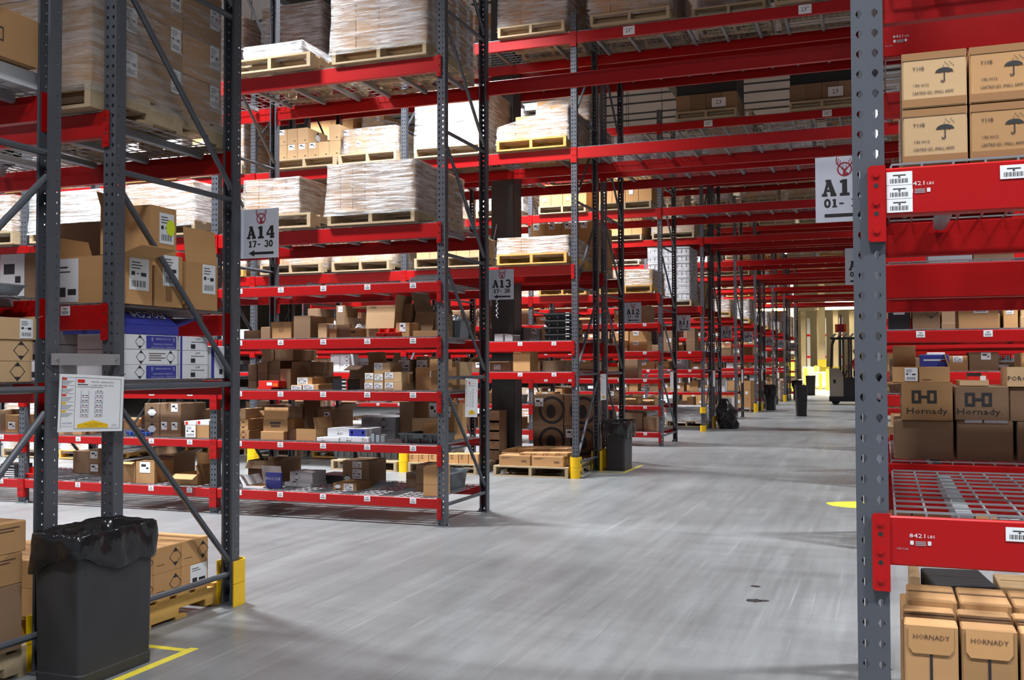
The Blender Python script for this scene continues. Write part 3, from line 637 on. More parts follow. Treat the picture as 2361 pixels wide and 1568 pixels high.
s.add(842, 912, 1128, 'crumpled clear film', 'glassy', .55, .25, fn=lambda q, L: coil(q, L, 'glassy'))
s.add(936, 960, 1090, 'brown carton in shade', 'kraftd', .55, .3)
s.add(959, 983, 1114, 'lower dark brown carton', 'kraftd', .34, .3, id='c'); s.add(959, 984, 1071, 'upper dark brown carton', 'kraftd', .34, .3, on='c')
s.add(976, 1011, 1118, 'lower small kraft carton', 'kraft', .05, .26, id='d'); s.add(976, 1011, 1077, 'upper small kraft carton', 'kraft', .05, .26, on='d')
s.world(-4.20, -3.80, 8.62, .263, .17, .5, 'grey rounded tub', fn=tub)
s.done()
s = Shelf('second shelf, '+P3, 8.213, .72)
s.add(553, 574, 992, 'lower carton with diamond', 'kraft', .06, .5, id='a', decos=(('f', 'diamond', .4, .5, .07),)); s.add(553, 572, 966, 'middle carton with diamond', 'kraft', .06, .5, on='a', id='b', decos=(('f', 'diamond', .4, .5, .07),)); s.add(553, 566, 942, 'top narrow kraft carton', 'kraft2', .06, .3, on='b')
s.add(601, 654, 995, 'plain carton under an open one', 'kraft', .05, .36, id='c'); s.add(607, 663, 967, 'open printed carton standing on another', 'kraft', .07, .3, on='c', flaps={'f': (-8, .115), 'l': (35, .1)}, decos=(('f', 'rect', .5, .7, .12, (.018, 'ink')), ('f', 'rect', .5, .45, .10, (.02, 'browninke'))))
s.add(656, 683, 990, 'dark carton', 'kraftd', .12, .34); s.add(683, 728, 989, 'open kraft carton with side flap', 'kraft', .05, .32, flaps={'r': (-14, .11), 'b': (60, .1)})
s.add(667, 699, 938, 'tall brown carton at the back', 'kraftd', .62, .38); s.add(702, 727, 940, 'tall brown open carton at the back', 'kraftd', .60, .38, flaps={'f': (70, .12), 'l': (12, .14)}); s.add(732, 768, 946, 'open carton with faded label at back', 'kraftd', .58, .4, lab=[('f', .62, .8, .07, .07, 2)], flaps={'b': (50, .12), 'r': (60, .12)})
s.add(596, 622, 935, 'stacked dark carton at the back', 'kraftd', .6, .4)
s.add(730, 781, 1009, 'long white box', 'white', .05, .36, id='e', lab=[('f', .3, .6, .06, .04, 3)]); s.add(784, 850, 1007, 'long white box with print', 'white', .05, .36, lab=[('f', .3, .6, .06, .04, 3), ('f', .85, .8, .07, .05, 0)])
s.add(755, 844, 988, 'white and navy box on top', 'white', .07, .30, on='e', decos=(('f', 'band', .43, .5, .40, 'navy'),) if 0 else (('f', 'rect', .78, .5, .175, (.075, 'navy')), ('f', 'shield', .64, .55, .03), ('f', 'shield', .92, .55, .03), ('f', 'text', .78, .3, .012, ('MANUFACTURED BY', 'white'))), lab=[('f', .32, .6, .06, .04, 3)])
s.add(833, 911, 991, 'lower grey box with black lettering', 'greycard', .52, .4, id='f', decos=(('f', 'text', .65, .8, .02, ('REMPACK', 'ink')),)); s.add(833, 912, 961, 'upper grey box with diamond', 'greycard', .52, .4, on='f', decos=(('f', 'diamond', .65, .5, .10), ('f', 'lines', .06, .85, .015, 4)))
for i, x in enumerate((855, 866, 877)): s.add(x, x+9, 1000+3*i, 'small silver blister pack', 'glassy', .08, .03, rot=.25*(i-1), seam=False, name='blister_pack', cat='package')
s.add(918, 1012, 1000, 'translucent grey tote', 'dgrey', .04, .40, fn=tote); s.add(950, 1011, 964, 'pale carton flap board', 'kraft2', .47, .03, seam=False, name='cardboard_sheet')
s.add(921, 955, 926, 'tall brown carton at the back', 'kraftd', .60, .38); s.add(985, 1012, 928, 'tall carton with grey label', 'kraft', .60, .38, lab=[('f', .5, .92, .08, .14, 2)])
s.world(-4.02, -3.86, 8.50, .733, .17, .16, 'lower carton with arrow label', lab=[('r', .5, .8, .1, .11, 2)]); s.world(-3.99, -3.83, 8.80, .733, .33, .3, 'tall carton by the end frame', lab=[('f', .5, .8, .08, .1, 2)])
s.done()
s = Shelf('third shelf, '+P3, 8.213, 1.20)
for x0, x1, yt, id_, on in ((572, 592, 878, 'a', None), (572, 592, 840, None, 'a'), (594, 617, 860, 'b', None), (594, 617, 835, 'b2', 'b'), (604, 631, 806, None, 'b2'), (619, 646, 862, 'c', None), (619, 646, 832, 'c2', 'c'), (633, 676, 806, None, 'c2'), (672, 716, 862, 'd', None), (672, 716, 834, None, 'd')):
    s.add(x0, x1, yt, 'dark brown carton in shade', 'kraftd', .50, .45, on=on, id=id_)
s.add(646, 670, 850, 'tall brown carton', 'kraftd', .20, .28); s.add(593, 625, 893, 'flat red product box', 'redp', .07, .26, id='r', seam=False); s.add(596, 642, 878, 'red product box with orange print', 'redp', .07, .24, on='r', seam=False, decos=(('f', 'rect', .85, .35, .05, (.03, 'orangep')), ('f', 'rect', .55, .5, .06, (.03, 'paper'))))
s.add(671, 696, 888, 'small carton with white label', 'orange', .06, .26, id='e', lab=[('f', .5, .9, .115, .075, 0)]); s.add(698, 734, 886, 'small orange carton with white label', 'orange', .06, .26, lab=[('f', .35, .9, .115, .08, 0)])
s.add(685, 720, 870, 'top small orange carton with white label', 'orange', .08, .24, on='e', lab=[('f', .36, .9, .115, .065, 0)])
s.add(735, 760, 885, 'brown carton with printed end', 'kraftd', .3, .3, id='h'); s.add(722, 752, 868, 'brown carton on another', 'kraftd', .32, .3, on='h')
for i, y in enumerate((892, 883, 874)): s.add(768, 801, y, 'flat black product box in a pile', 'black', .08, .24, on='p%d' % (i-1) if i else None, id='p%d' % i, fn=lambda q, L: product_boxes(q, L), decos=())
s.add(803, 840, 868, 'brown carton behind', 'kraftd', .45, .4, id='q'); s.add(806, 850, 842, 'brown carton on another behind', 'kraftd', .45, .4, on='q', flaps={'f': (110, .14), 'b': (-20, .14)})
kl = [('f', .45, .86, .085, .055, 0)]
s.add(840, 861, 882, 'small pale carton with label', 'kraft2', .06, .24, id='g1', lab=kl); s.add(862, 884, 882, 'small pale carton with label', 'kraft2', .06, .24, id='g2', lab=kl); s.add(886, 927, 881, 'pale carton with label', 'kraft2', .06, .24, id='g3', lab=[('f', .28, .86, .085, .055, 0)])
s.add(841, 862, 860, 'small pale carton in the middle row', 'kraft2', .06, .24, on='g1', id='g4', lab=kl); s.add(863, 884, 859, 'small pale carton in the middle row', 'kraft2', .06, .24, on='g2', id='g5', lab=[('f', .4, .5, .085, .055, 0)]); s.add(886, 926, 858, 'pale carton in the middle row', 'kraft2', .06, .24, on='g3', lab=[('f', .28, .86, .085, .055, 0)])
s.add(862, 900, 836, 'topmost pale carton of the pyramid', 'kraft2', .06, .24, on='g5', lab=[('f', .28, .92, .085, .06, 0)])
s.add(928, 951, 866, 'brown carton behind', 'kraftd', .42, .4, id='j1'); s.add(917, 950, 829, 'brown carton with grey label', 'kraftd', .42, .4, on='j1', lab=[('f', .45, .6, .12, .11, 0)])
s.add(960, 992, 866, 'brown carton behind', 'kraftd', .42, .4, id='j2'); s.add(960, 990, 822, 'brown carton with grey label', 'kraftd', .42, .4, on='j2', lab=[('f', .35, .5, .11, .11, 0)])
s.add(993, 1012, 855, 'kraft carton by the post', 'kraft', .1, .3, id='j3'); s.add(991, 1012, 828, 'kraft carton on another by the post', 'orange', .1, .3, on='j3')
s.world(-4.06, -3.80, 8.42, 1.213, .21, .36, 'kraft carton behind the end post', lab=[('f', .75, .7, .09, .06, 0)], m='kraft'); s.world(-4.02, -3.80, 8.86, 1.213, .26, .3, 'long pale carton', m='kraft2')
s.done()
s = Shelf('fourth shelf, '+P3, 8.213, 1.69)
s.add(601, 623, 754, 'low dark carton', 'kraftd', .08, .3); s.add(624, 672, 742, 'brown carton with taped edge', 'kraft', .10, .4, decos=(('f', 'tape', .5, .6, 1),)); s.add(677, 716, 728, 'tall dark brown carton', 'kraftd', .06, .3)
s.add(562, 599, 762, 'small dark carton', 'kraftd', .35, .3)
s.add(722, 734, 731, 'narrow carton', 'kraft', .55, .3); s.add(733, 754, 746, 'gold wrapped carton', 'kraft2', .10, .3); s.add(756, 776, 758, 'small carton', 'kraft', .12, .26, id='w'); s.add(757, 768, 748, 'small white box', 'white', .13, .2, on='w', seam=False)
s.add(776, 806, 748, 'open carton', 'kraftd', .15, .3, flaps={'r': (-20, .07)}); s.add(806, 834, 757, 'small kraft carton', 'kraft', .15, .26, id='v', decos=(('f', 'rect', .3, .6, .05, (.02, 'browninke')),)); s.add(806, 833, 748, 'black and white wrapped parts', 'white', .16, .2, on='v', seam=False, fn=lambda q, L: coil(q, L, 'white'))
s.add(845, 912, 704, 'tall open pale carton', 'kraft2', .20, .34, flaps={'l': (95, .16), 'f': (172, .22), 'r': (4, .1)}, inner='kraftd', decos=(('f', 'text', .22, .93, .02, ('OMNI', 'ink')),))
s.add(868, 888, 757, 'small red parts bin', 'redp', .04, .14, fn=bin_red); s.add(890, 919, 756, 'wide red parts bin', 'redp', .04, .14, fn=bin_red)
s.add(922, 953, 700, 'large dark carton with drooping flap', 'kraftd', .36, .45, flaps={'f': (165, .18)}); s.add(958, 1004, 720, 'large brown carton', 'kraftd', .34, .40, flaps={'f': (158, .2), 'l': (14, .2)}); s.add(952, 1011, 762, 'low open brown tray', 'kraft', .06, .24, flaps={'f': (178, .02)})
s.world(-4.17, -3.84, 8.98, 1.703, .17, .26, 'grey tote', fn=lambda q, L: tote(q, L, 'grey')); s.world(-4.20, -4.06, 8.30, 1.703, .13, .2, 'small open carton', lab=[('f', .5, .8, .06, .08, 2)])
s.done()
for i in range(9):   # clear bottles piled in the grey tote
    b = MB(); b.tube((0, 0, 0), (0, 0, .11), .03, 'glassy', 10); b.tube((0, 0, .11), (0, 0, .14), .03, 'glassy', 10, .012); b.tube((0, 0, .14), (0, 0, .16), .014, 'white', 8)
    tag(ob('plastic_bottle', b.mesh('plastic_bottle'), None, (-4.12+.055*(i % 4)+.02*(i//4), 9.04+.06*(i//3), 1.79), (0, .5*(i % 3-1), .3*i)), 'clear bottle in the grey tote on the fourth shelf, A13 rack', 'bottle', 'clear bottles in a tote')
s = Shelf('fifth shelf, '+P3, 8.213, 2.19)
s.add(683, 718, 651, 'coil of clear banding', 'glassy', .10, .3, fn=lambda q, L: coil(q, L, 'glassy')); s.add(945, 1005, 638, 'stack of white sheets', 'paper', .30, .4, fn=sheets); s.add(955, 1012, 632, 'loose white folders', 'paper', .75, .2, fn=sheets)
s.done()
# loads above
pload(566, 696, 100, 8.20, 4.24, 1.0, 3, 3, 3, 'greycard', 'low silver wrapped pallet load, left on the top shelf of the A13 rack', wrap='wrapd', pm='wood')
pload(768, 985, -60, 8.20, 4.24, 1.1, 4, 4, 5, 'kraft', 'tall wrapped load of brown cartons, right on the top shelf of the A13 rack', lab=('r', .5, .8, .08, .14, 2))
pload(566, 690, 410, 8.20, 2.73, 1.05, 4, 3, 3, 'kraft', 'wrapped carton load, left on the sixth level of the A13 rack', wrap='wrap')
pload(757, 958, 372, 8.20, 2.73, 1.1, 7, 5, 4, 'kraft', 'wrapped load of small cartons, right on the sixth level of the A13 rack', wrap='wrap')
# --- A13 rack, second and third bays, seen under the near racks
P3b = 'second bay, A13 rack'
s = Shelf('lowest shelf, '+P3b, 8.213, .25)
s.add(57, 82, 1080, 'red parts bin by the post', 'redp', .04, .16, fn=bin_red)
s.add(168, 204, 1040, 'dark carton', 'kraftd', .6, .3); s.add(207, 228, 1068, 'lower carton with pale label', 'kraftd', .5, .3, id='a', lab=[('f', .5, .6, .1, .08, 2)]); s.add(206, 228, 1036, 'upper carton with pale label', 'kraftd', .5, .3, on='a', lab=[('f', .5, .6, .1, .08, 2)])
s.add(283, 312, 1064, 'kraft carton with green dot', 'kraft', .05, .32, flaps={'f': (110, .06)}, inner='kraftd'); s.add(313, 356, 1064, 'tall carton with paper label', 'kraft', .04, .3, lab=[('f', .5, .76, .13, .11, 2)])
s.add(360, 400, 1050, 'dark open carton', 'kraftd', .4, .35, flaps={'l': (30, .1), 'r': (60, .1)}); s.add(404, 455, 1093, 'open carton with spread flaps', 'kraft', .03, .34, flaps={'f': (118, .09), 'l': (110, .12), 'r': (-15, .09), 'b': (0, .18)}, inner='kraft2')
s.done()
s = Shelf('second shelf, '+P3b, 8.213, .72)
s.add(133, 188, 990, 'flat kraft carton with framed print', 'kraft', .04, .3, id='z', decos=(('f', 'crate', .45, .5, .11),)); s.add(190, 232, 985, 'dark carton', 'kraftd', .3, .3)
s.add(287, 349, 996, 'blue crate', 'blue', .08, .36, fn=lambda q, L: tote(q, L, 'blue')); 
s.add(333, 368, 972, 'lower carton with white diamond', 'kraftd', .10, .4, id='a', decos=(('f', 'diamond', .5, .5, .12, 'w'),)); s.add(369, 417, 972, 'lower carton with two labels', 'kraftd', .10, .4, id='b', lab=[('f', .2, .85, .07, .08, 2), ('f', .7, .85, .07, .08, 2)])
s.add(333, 368, 930, 'upper carton with white diamond', 'kraftd', .10, .4, on='a', decos=(('f', 'diamond', .5, .5, .12, 'w'),)); s.add(369, 417, 930, 'upper carton with label', 'kraftd', .10, .4, on='b', lab=[('f', .7, .8, .08, .08, 2)])
s.add(427, 452, 980, 'kraft carton with white printed end', 'kraft', .03, .28, id='c', lab=[('f', .5, .9, .12, .17, 0)]); s.add(453, 482, 980, 'kraft carton', 'kraft', .04, .28, id='d'); s.add(425, 452, 971, 'flat white and red box', 'white', .03, .26, on='c', seam=False, decos=(('f', 'rect', .2, .5, .03, (.03, 'redp')),)); s.add(453, 482, 969, 'flat white and red box on top', 'white', .04, .26, on='d', seam=False, decos=(('f', 'rect', .2, .5, .03, (.03, 'redp')),))
s.add(430, 470, 945, 'brown carton at the back', 'kraftd', .6, .35)
s.done()
s = Shelf('second shelf, third bay, A13 rack', 8.213, .72)
s.add(0, 12, 945, 'open brown carton', 'kraftd', .1, .3); s.add(12, 42, 957, 'carton with white labelled cups', 'kraft', .10, .3, lab=[('f', .5, .4, .1, .08, 2)])
s.done()
s = Shelf('lowest shelf, third bay, A13 rack', 8.213, .25)
for k in range(5): s.add(2, 41, 1106-9*k, 'flat black and silver box', 'black', .08, .2, on='k%d' % (k-1) if k else None, id='k%d' % k, seam=False, decos=(('f', 'rect', .5, .5, .14, (.012, 'paper')),))
s.done()
s = Shelf('third shelf, '+P3b, 8.213, 1.20)
s.add(186, 232, 868, 'white carton behind the placard', 'white', .5, .3); s.done()
pload(290, 445, 420, 8.20, 2.73, 1.1, 4, 3, 3, 'kraft', 'wrapped carton load in the second bay, right, sixth level, A13 rack', wrap='wrap')
pload(72, 236, 440, 8.20, 2.73, 1.1, 3, 3, 3, 'kraft', 'white wrapped carton load in the second bay, left, sixth level, A13 rack', wrap='wrapd')
pload(-90, 30, 452, 8.20, 2.73, 1.0, 3, 3, 3, 'kraft', 'wrapped carton load in the third bay, sixth level, A13 rack', wrap='wrap')
# --- near double rack, rear half, under the A14 sign (we look at the end of each shelf)
def side(x, y0, y1, z, h, w, m, label, **k):
    f = k.pop('flaps', None); k.setdefault('decos', ()); lab = k.pop('lab', None)
    if f: return open_carton(x-w/2, (y0+y1)/2, z, w, y1-y0, h, m, label, f, 0, k['decos'], lab, k.get('fill'), 'box', 'open_carton', k.get('inner'))
    return carton(x-w/2, (y0+y1)/2, z, w, y1-y0, h, m, label, k['decos'], lab, 0, 'box', k.get('name', 'carton'), None, k.get('seam', True))
load(-4.27, 4.03, 2.745, .96, 1.08, 1.20, 3, 3, 5, 'kraft', 'tall wrapped load of labelled brown cartons on the third level, A14 sign rack', wrap='wrapl', lab=('r', .80, .80, .085, .135, 0), pw=1.0)
zz = 1.763
side(-3.72, 4.46, 4.695, zz, .29, .40, 'orange', 'kraft carton with shipping label, under the upright flap carton, A14 sign rack', lab=[('r', .55, .80, .13, .17, 0)], decos=(('r', 'tape', .5, .9, 1),))
side(-3.735, 4.44, 4.655, zz+.292, .26, .34, 'orange', 'tall open carton with neon sticker, standing on another, A14 sign rack', flaps={'l': (20, .1)}, lab=[('r', .62, .55, .12, .17, 0)], inner='kraftd')
o = ob('round_sticker', None, None, (0, 0, 0)); bpy.data.objects.remove(o)
b = MB(); b.flat(arc(0, 0, .036, .045, 0, 345, 20), 'neon', Vector((0, 0, 0)), Vector((0, 1, 0)), Vector((0, 0, 1))); st = ob('round_sticker', b.mesh('round_sticker'), [o_ for o_ in C.objects if o_.get('label', '').startswith('tall open carton with neon')][0], (.1745, .055, .15)); 
side(-3.72, 4.72, 5.01, zz, .27, .42, 'orange', 'open kraft carton with its end flap standing up, A14 sign rack', flaps={'r': (-6, .20)}, lab=[('r', .72, .72, .12, .17, 0)], inner='kraftd')
side(-3.72, 4.17, 4.44, zz, .25, .40, 'orange', 'kraft carton with a flap folded out, nearest on its shelf, A14 sign rack', flaps={'r': (74, .17), 'l': (20, .12)}, lab=[('r', .62, .86, .15, .17, 0), ('f', .2, .5, .14, .23, 3)], inner='kraftd')
side(-4.18, 4.14, 4.5, zz, .28, .30, 'kraftd', 'dark carton with white side label, second shelf, A14 sign rack', lab=[('f', .2, .95, .17, .24, 2)])
side(-4.15, 4.55, 5.0, zz, .50, .42, 'kraftd', 'tall dark carton behind the others, second shelf, A14 sign rack')
z0 = 1.363
for i, zb in enumerate((0, .081, .162)):
    dd = (('r', 'diamond', .30, .5, .072), ('r', 'rect', .69, .5, .245, (.070, 'navy')), ('r', 'shield', .52, .68, .026), ('r', 'shield', .92, .68, .026), ('r', 'text', .72, .72, .010, ('PERFEZIONE IN USA', 'white')), ('r', 'text', .72, .36, .009, ('MANUFACTURED BY', 'white', .16)), ('r', 'text', .72, .15, .009, ('6930 Fremont Road   OZARK, MO', 'white', .2)))
    if i == 1: dd = (('r', 'diamond', .32, .5, .072), ('r', 'diamond', .86, .5, .072), ('r', 'lines', .46, .72, .012, 4))
    side(-3.72, 4.215, 4.655, z0+zb, .079, .30, 'white', 'white and navy box, %s of the left pile, first shelf, A14 sign rack' % ('bottom', 'middle', 'top')[i], decos=dd, seam=False)
    side(-3.72, 4.675, 4.925, z0+zb, .079, .30, 'white', 'white end-labelled box, %s of the right pile, first shelf, A14 sign rack' % ('bottom', 'middle', 'top')[i], decos=(('r', 'rect', .035, .5, .018, (.078, 'navy')), ('r', 'text', .62, .82, .012, ('223AP', 'ink')), ('r', 'rect', .45, .28, .04, (.025, 'ink')), ('r', 'rect', .62, .6, .12, (.003, 'ink'))), seam=False)
open_carton(-3.92, 4.44, z0+.243, .40, .44, .05, 'navy', 'navy open box with raised lid reading FIOCCHI, A14 sign rack', {'b': (74, .20), 'r': (-52, .11), 'l': (60, .08)}, decos=(), cat='box', inner='kraftd')
fb = MB(); text(fb, 'FIOCCHI', 'white', Vector((0, 0, 0)), Vector((0, -1, 0)), Vector((.74, 0, -.67)), .05); ob('lettering', fb.mesh('lettering'), C.objects[-1] if False else [o_ for o_ in C.objects if 'reading FIOCCHI' in o_.get('label', '')][0], (.135, .04, .11))
side(-3.72, 4.955, 5.085, z0, .19, .34, 'white', 'upright white and navy box beside the corner post, A14 sign rack', decos=(('r', 'rect', .10, .5, .028, (.19, 'navy')), ('r', 'rect', .7, .2, .03, (.03, 'ink'))), seam=False)
for i in range(3): side(-4.13, 4.2, 4.5, z0+.095*i, .092, .26, 'white', 'shaded white box with a printed end, %s of three, A14 sign rack' % ('bottom', 'middle', 'top')[i], decos=(('f', 'text', .6, .8, .016, ('223AP', 'ink')), ('f', 'rect', .35, .3, .04, (.03, 'ink'))), seam=False)
# pallet of marked cartons on the floor of that rack
def std_pallet(x, yf, z, label, m='wood', w=1.016, d=1.14): return tag(ob('pallet', pallet_mesh(w, d, m), None, (x, yf+d/2, z)), label, 'pallet')
std_pallet(-4.26, 4.06, 0, 'yellow stained pallet under marked cartons, beside the corner guard', 'woody', .98, 1.10)
n = 0
for r_, (za, hh) in enumerate(((.139, .145), (.285, .145))):
    for c_, (ya, yb) in enumerate(((4.05, 4.29), (4.295, 4.53), (4.535, 4.765), (4.77, 5.01))):
        for x_ in range(2):
            side(-3.775-.45*x_, ya, yb, za, hh, .44, 'orange' if not x_ else 'kraft', '%s carton, %s from the corner guard, %s column, yellow pallet' % (('lower', 'upper')[r_], ORD[3-c_], ('front', 'rear')[x_]),
                 decos=(('r', 'diamond', .78, .5, .10), ('r', 'lines', .08, .30, .008, 1)) if not (r_ == 0 and c_ == 3) else (), lab=[('r', .62, .94, .15, .115, 3)] if (r_ == 0 and c_ == 3) and not x_ else None, seam=True)
# --- near double rack, front half, at the left edge
EL = 'left edge rack'
load(-4.28, 2.62, 2.742, 1.0, 1.05, .085, 3, 4, 1, 'white', 'stack of pale flat boxes on the third level, '+EL, wrap=None, single=True, pal=False)
side(-3.735, 3.22, 3.66, 2.842, .225, .45, 'kraft', 'brown carton with framed print on pale boxes, '+EL, decos=(('r', 'crate', .35, .45, .16), ('r', 'text', .3, .85, .03, ('FRAGILE', 'ink'))))
side(-3.74, 3.25, 3.645, 1.363, .095, .35, 'kraft2', 'lowest carton with diamond, first shelf, '+EL, decos=(('r', 'diamond', .78, .5, .085),)); side(-3.74, 3.25, 3.65, 1.459, .098, .35, 'kraft2', 'middle carton with diamond, first shelf, '+EL, decos=(('r', 'diamond', .82, .5, .085), ('r', 'text', .15, .6, .02, ('90"', 'ink'))))
side(-3.735, 3.25, 3.66, 1.558, .10, .36, 'kraft2', 'top open carton with label, first shelf, '+EL, flaps={'f': (-20, .1), 'l': (-52, .17), 'b': (70, .05)}, inner='kraft', lab=[('r', .86, .9, .075, .09, 0)])
tote(dict(x=-3.95, y=3.42, z=1.763, w=.4, d=.4, h=.05, rot=0), 'shallow wire tray on the second shelf, '+EL, 'zincs')
side(-4.0, 3.2, 3.6, 1.763, .30, .4, 'kraftd', 'dark carton with pale label, second shelf, '+EL, lab=[('r', .4, .3, .1, .05, 3)])
std_pallet(-4.26, 2.58, 0, 'pallet on the floor of the rack at the left edge', 'wood', 1.0, 1.12)
for i, (ya, yb, za, hh, mm, ds) in enumerate(((2.75, 3.17, .139, .30, 'kraftd', 'lower near'), (3.18, 3.60, .139, .30, 'kraftd', 'lower far'), (2.75, 3.17, .441, .14, 'kraft', 'middle near'), (3.18, 3.60, .441, .14, 'kraft', 'middle far'), (3.22, 3.62, .583, .14, 'kraft', 'upper far'), (2.78, 3.20, .583, .14, 'kraft', 'upper near'))):
    side(-3.74, ya, yb, za, hh, .42, mm, '%s brown carton on the floor pallet, %s' % (ds, EL), decos=(('r', 'crate', .35, .45, .16), ('r', 'lines', .6, .8, .014, 2)) if hh < .2 else (('r', 'lines', .1, .8, .02, 6),))
    side(-4.19, ya, yb, za, hh, .42, mm, '%s brown carton in the rear column, %s' % (ds, EL))
# ---------------------------------------------------------------- A12 rack and beyond: loads measured from the photograph
F4 = 'front A12 rack'
std_pallet(-4.29, 12.28, 0, 'pallet with long flat cartons at the aisle end of the front A12 rack')
def row_px(xs, yt, yb, Y, d, z, m, lab_, decos=(), hh=None):
    for i, (a, c) in enumerate(zip(xs, xs[1:])):
        A = at(a, yt+8, Y=Y).x; B_ = at(c, yt+8, Y=Y).x; h = hh or at((a+c)/2, yt, Y=Y).z-z
        carton((A+B_)/2, Y+d/2, z, B_-A-.008, d, max(.03, h), m, lab_ % ORD[i], decos)
row_px((1150, 1223), 1060, 0, 12.33, .34, .139, 'kraft', 'long flat carton, left of the bottom %s row, floor pallet, '+F4, (('f', 'crate', .8, .45, .07), ('f', 'lines', .08, .8, .012, 2)), .13)
row_px((1225, 1299), 1064, 0, 12.33, .34, .139, 'kraft', 'long flat carton, right of the bottom %s row, floor pallet, '+F4, (('f', 'crate', .8, .45, .07), ('f', 'lines', .08, .8, .012, 2)), .13)
for j in range(2): row_px((1155, 1230, 1305), 1056-8*j, 0, 12.70+.36*j, .34, .139, 'kraft', 'flat carton, %s from left, '+('second', 'third')[j]+' row back, floor pallet, '+F4, (), .13)
row_px((1197, 1225, 1253, 1281, 1309), 1045, 0, 12.37, .30, .2705, 'kraft', 'small flat carton, %s from left in the upper row, floor pallet, '+F4, (('f', 'lines', .15, .7, .012, 2),))
row_px((1166, 1192, 1230, 1268, 1306), 1035, 0, 12.80, .5, .2705, 'kraft', 'flat carton, %s from left in the upper back row, floor pallet, '+F4)
load(-4.27, 12.30, 2.745, .96, 1.0, .22, 3, 2, 1, 'kraft', 'low wrapped load at the aisle end, third level, front A12 rack', wrap='wrap', prof=(1, 1), pm='woody')
load(-4.27, 12.30, 4.245, .96, 1.0, .42, 4, 3, 4, 'kraft', 'wrapped load sloping down to the left, fourth level, front A12 rack', wrap='wrap', prof=(.45, 1), pm='woody')
load(-4.27, 12.30, 5.75, .92, 1.0, 1.1, 3, 3, 3, 'kraft', 'wrapped brown load beside the aisle, top level, front A12 rack', wrap='wrap')
load(-5.46, 12.30, 4.245, .98, 1.0, .80, 3, 3, 3, 'kraft2', 'bright wrapped load behind the end frame, fourth level, front A12 rack', wrap='wrapd')
load(-5.46, 12.30, 2.745, .98, 1.0, .26, 5, 3, 1, 'kraft2', 'low row of diamond marked cartons, third level, front A12 rack', wrap=None, decos=(('r', 'diamond', .5, .55, .16, 'w'), ('f', 'rect', .6, .5, .04, (.02, 'browninke'))))
load(-6.67, 12.30, 4.245, .82, 1.0, .36, 4, 3, 2, 'kraft2', 'wrapped load with small white labels, fourth level, front A12 rack', wrap='wrap', lab=('f', .2, .9, .07, .08, 2))
load(at(830, 605, Y=12.3).x, 12.30, 2.745, .90, 1.0, .38, 7, 5, 2, 'kraft2', 'wrapped load of small cartons, third level, front A12 rack', wrap='wrapl')
load(-7.90, 12.30, 2.745, 1.0, 1.0, .42, 3, 3, 2, 'kraft', 'wrapped load printed with umbrellas, third level, front A12 rack', wrap='wrapl', decos=(('f', 'umbrella', .5, .5, .12),))
def open_pallet(px, z, Y, spec, place):
    x = at(px, 360, Y=Y).x; std_pallet(x, Y-.07, z+.012, 'pallet with red corner blocks, '+place, 'wood', 1.016, 1.14)
    for (i, k, lb) in spec:
        c = carton(x-.42+.172*i, Y+.30, z+.151+.227*k, .168, .55, .225, 'kraft2', 'pale carton %s, %s from left, %s' % (('below', 'on top')[k], ORD[i], place), (('r', 'diamond', .5, .55, .17, 'w'), ('f', 'rect', .75, .2, .03, (.012, 'ink'))), [('f', .45, .85, .10, .075, 2)] if lb else None)
open_pallet(706, 4.245, 12.36, [(0, 0, 0), (1, 0, 1), (2, 0, 1), (3, 0, 1), (4, 0, 0), (5, 0, 0), (0, 1, 1), (1, 1, 0), (2, 1, 0), (5, 1, 0)], 'fourth level, second bay, front A12 rack')
s = Shelf('first shelf, end bay, '+F4, 12.355, 1.35)
s.add(1183, 1222, 814, 'open carton tipped forward', 'orange', .04, .32, flaps={'l': (15, .1), 'r': (10, .1), 'b': (-20, .14)}, inner='kraftd')
s.add(1133, 1178, 832, 'open dark carton', 'kraftd', .10, .4, flaps={'f': (100, .08)}, lab=[('f', .3, .4, .09, .06, 0)]); s.add(1087, 1130, 835, 'brown carton with grey label', 'kraftd', .2, .4, lab=[('f', .4, .7, .09, .07, 2)])
s.add(1250, 1300, 832, 'shaded brown carton', 'kraftd', .40, .4); s.add(1020, 1080, 836, 'brown open carton', 'kraftd', .3, .4, flaps={'r': (50, .12)}); s.add(960, 1012, 838, 'brown carton', 'kraftd', .35, .4); s.done()
s = Shelf('first shelf, second bay, '+F4, 12.355, 1.35)
for k, (a, c) in enumerate(((762, 783), (784, 806))):
    s.add(a, c, 838, 'lower white box with diamond', 'white', .05, .26, id='w%d' % k, seam=False, decos=(('f', 'diamond', .7, .5, .075), ('f', 'lines', .1, .8, .013, 2)) if k else (('f', 'lines', .1, .8, .013, 2),)); s.add(a, c, 817, 'upper white box with diamond', 'white', .05, .26, on='w%d' % k, seam=False, decos=(('f', 'diamond', .7, .5, .075),) if k else (('f', 'lines', .1, .8, .013, 2),))
s.add(718, 733, 828, 'kraft carton with white strip', 'kraft', .06, .3, lab=[('f', .3, .95, .05, .13, 0)]); s.add(734, 756, 828, 'dark carton', 'kraftd', .08, .3); s.add(808, 850, 826, 'stack of grey cases', 'greycard', .3, .35); s.add(855, 905, 834, 'open carton with flaps', 'kraftd', .3, .4, flaps={'l': (15, .14), 'r': (15, .14)}); s.done()
s = Shelf('second shelf, end bay, '+F4, 12.355, 1.75)
for k in range(4): s.add(1254, 1318, 768-16*k, 'black lidded tote in a pile', 'black', .15, .42, on='t%d' % (k-1) if k else None, id='t%d' % k, fn=lambda q, L: put_label(tote(dict(q, h=q['h']-.03), L, 'blackm', True), 'f', q['w'], q['d'], q['h'], .85, .9, .05, .045, 2))
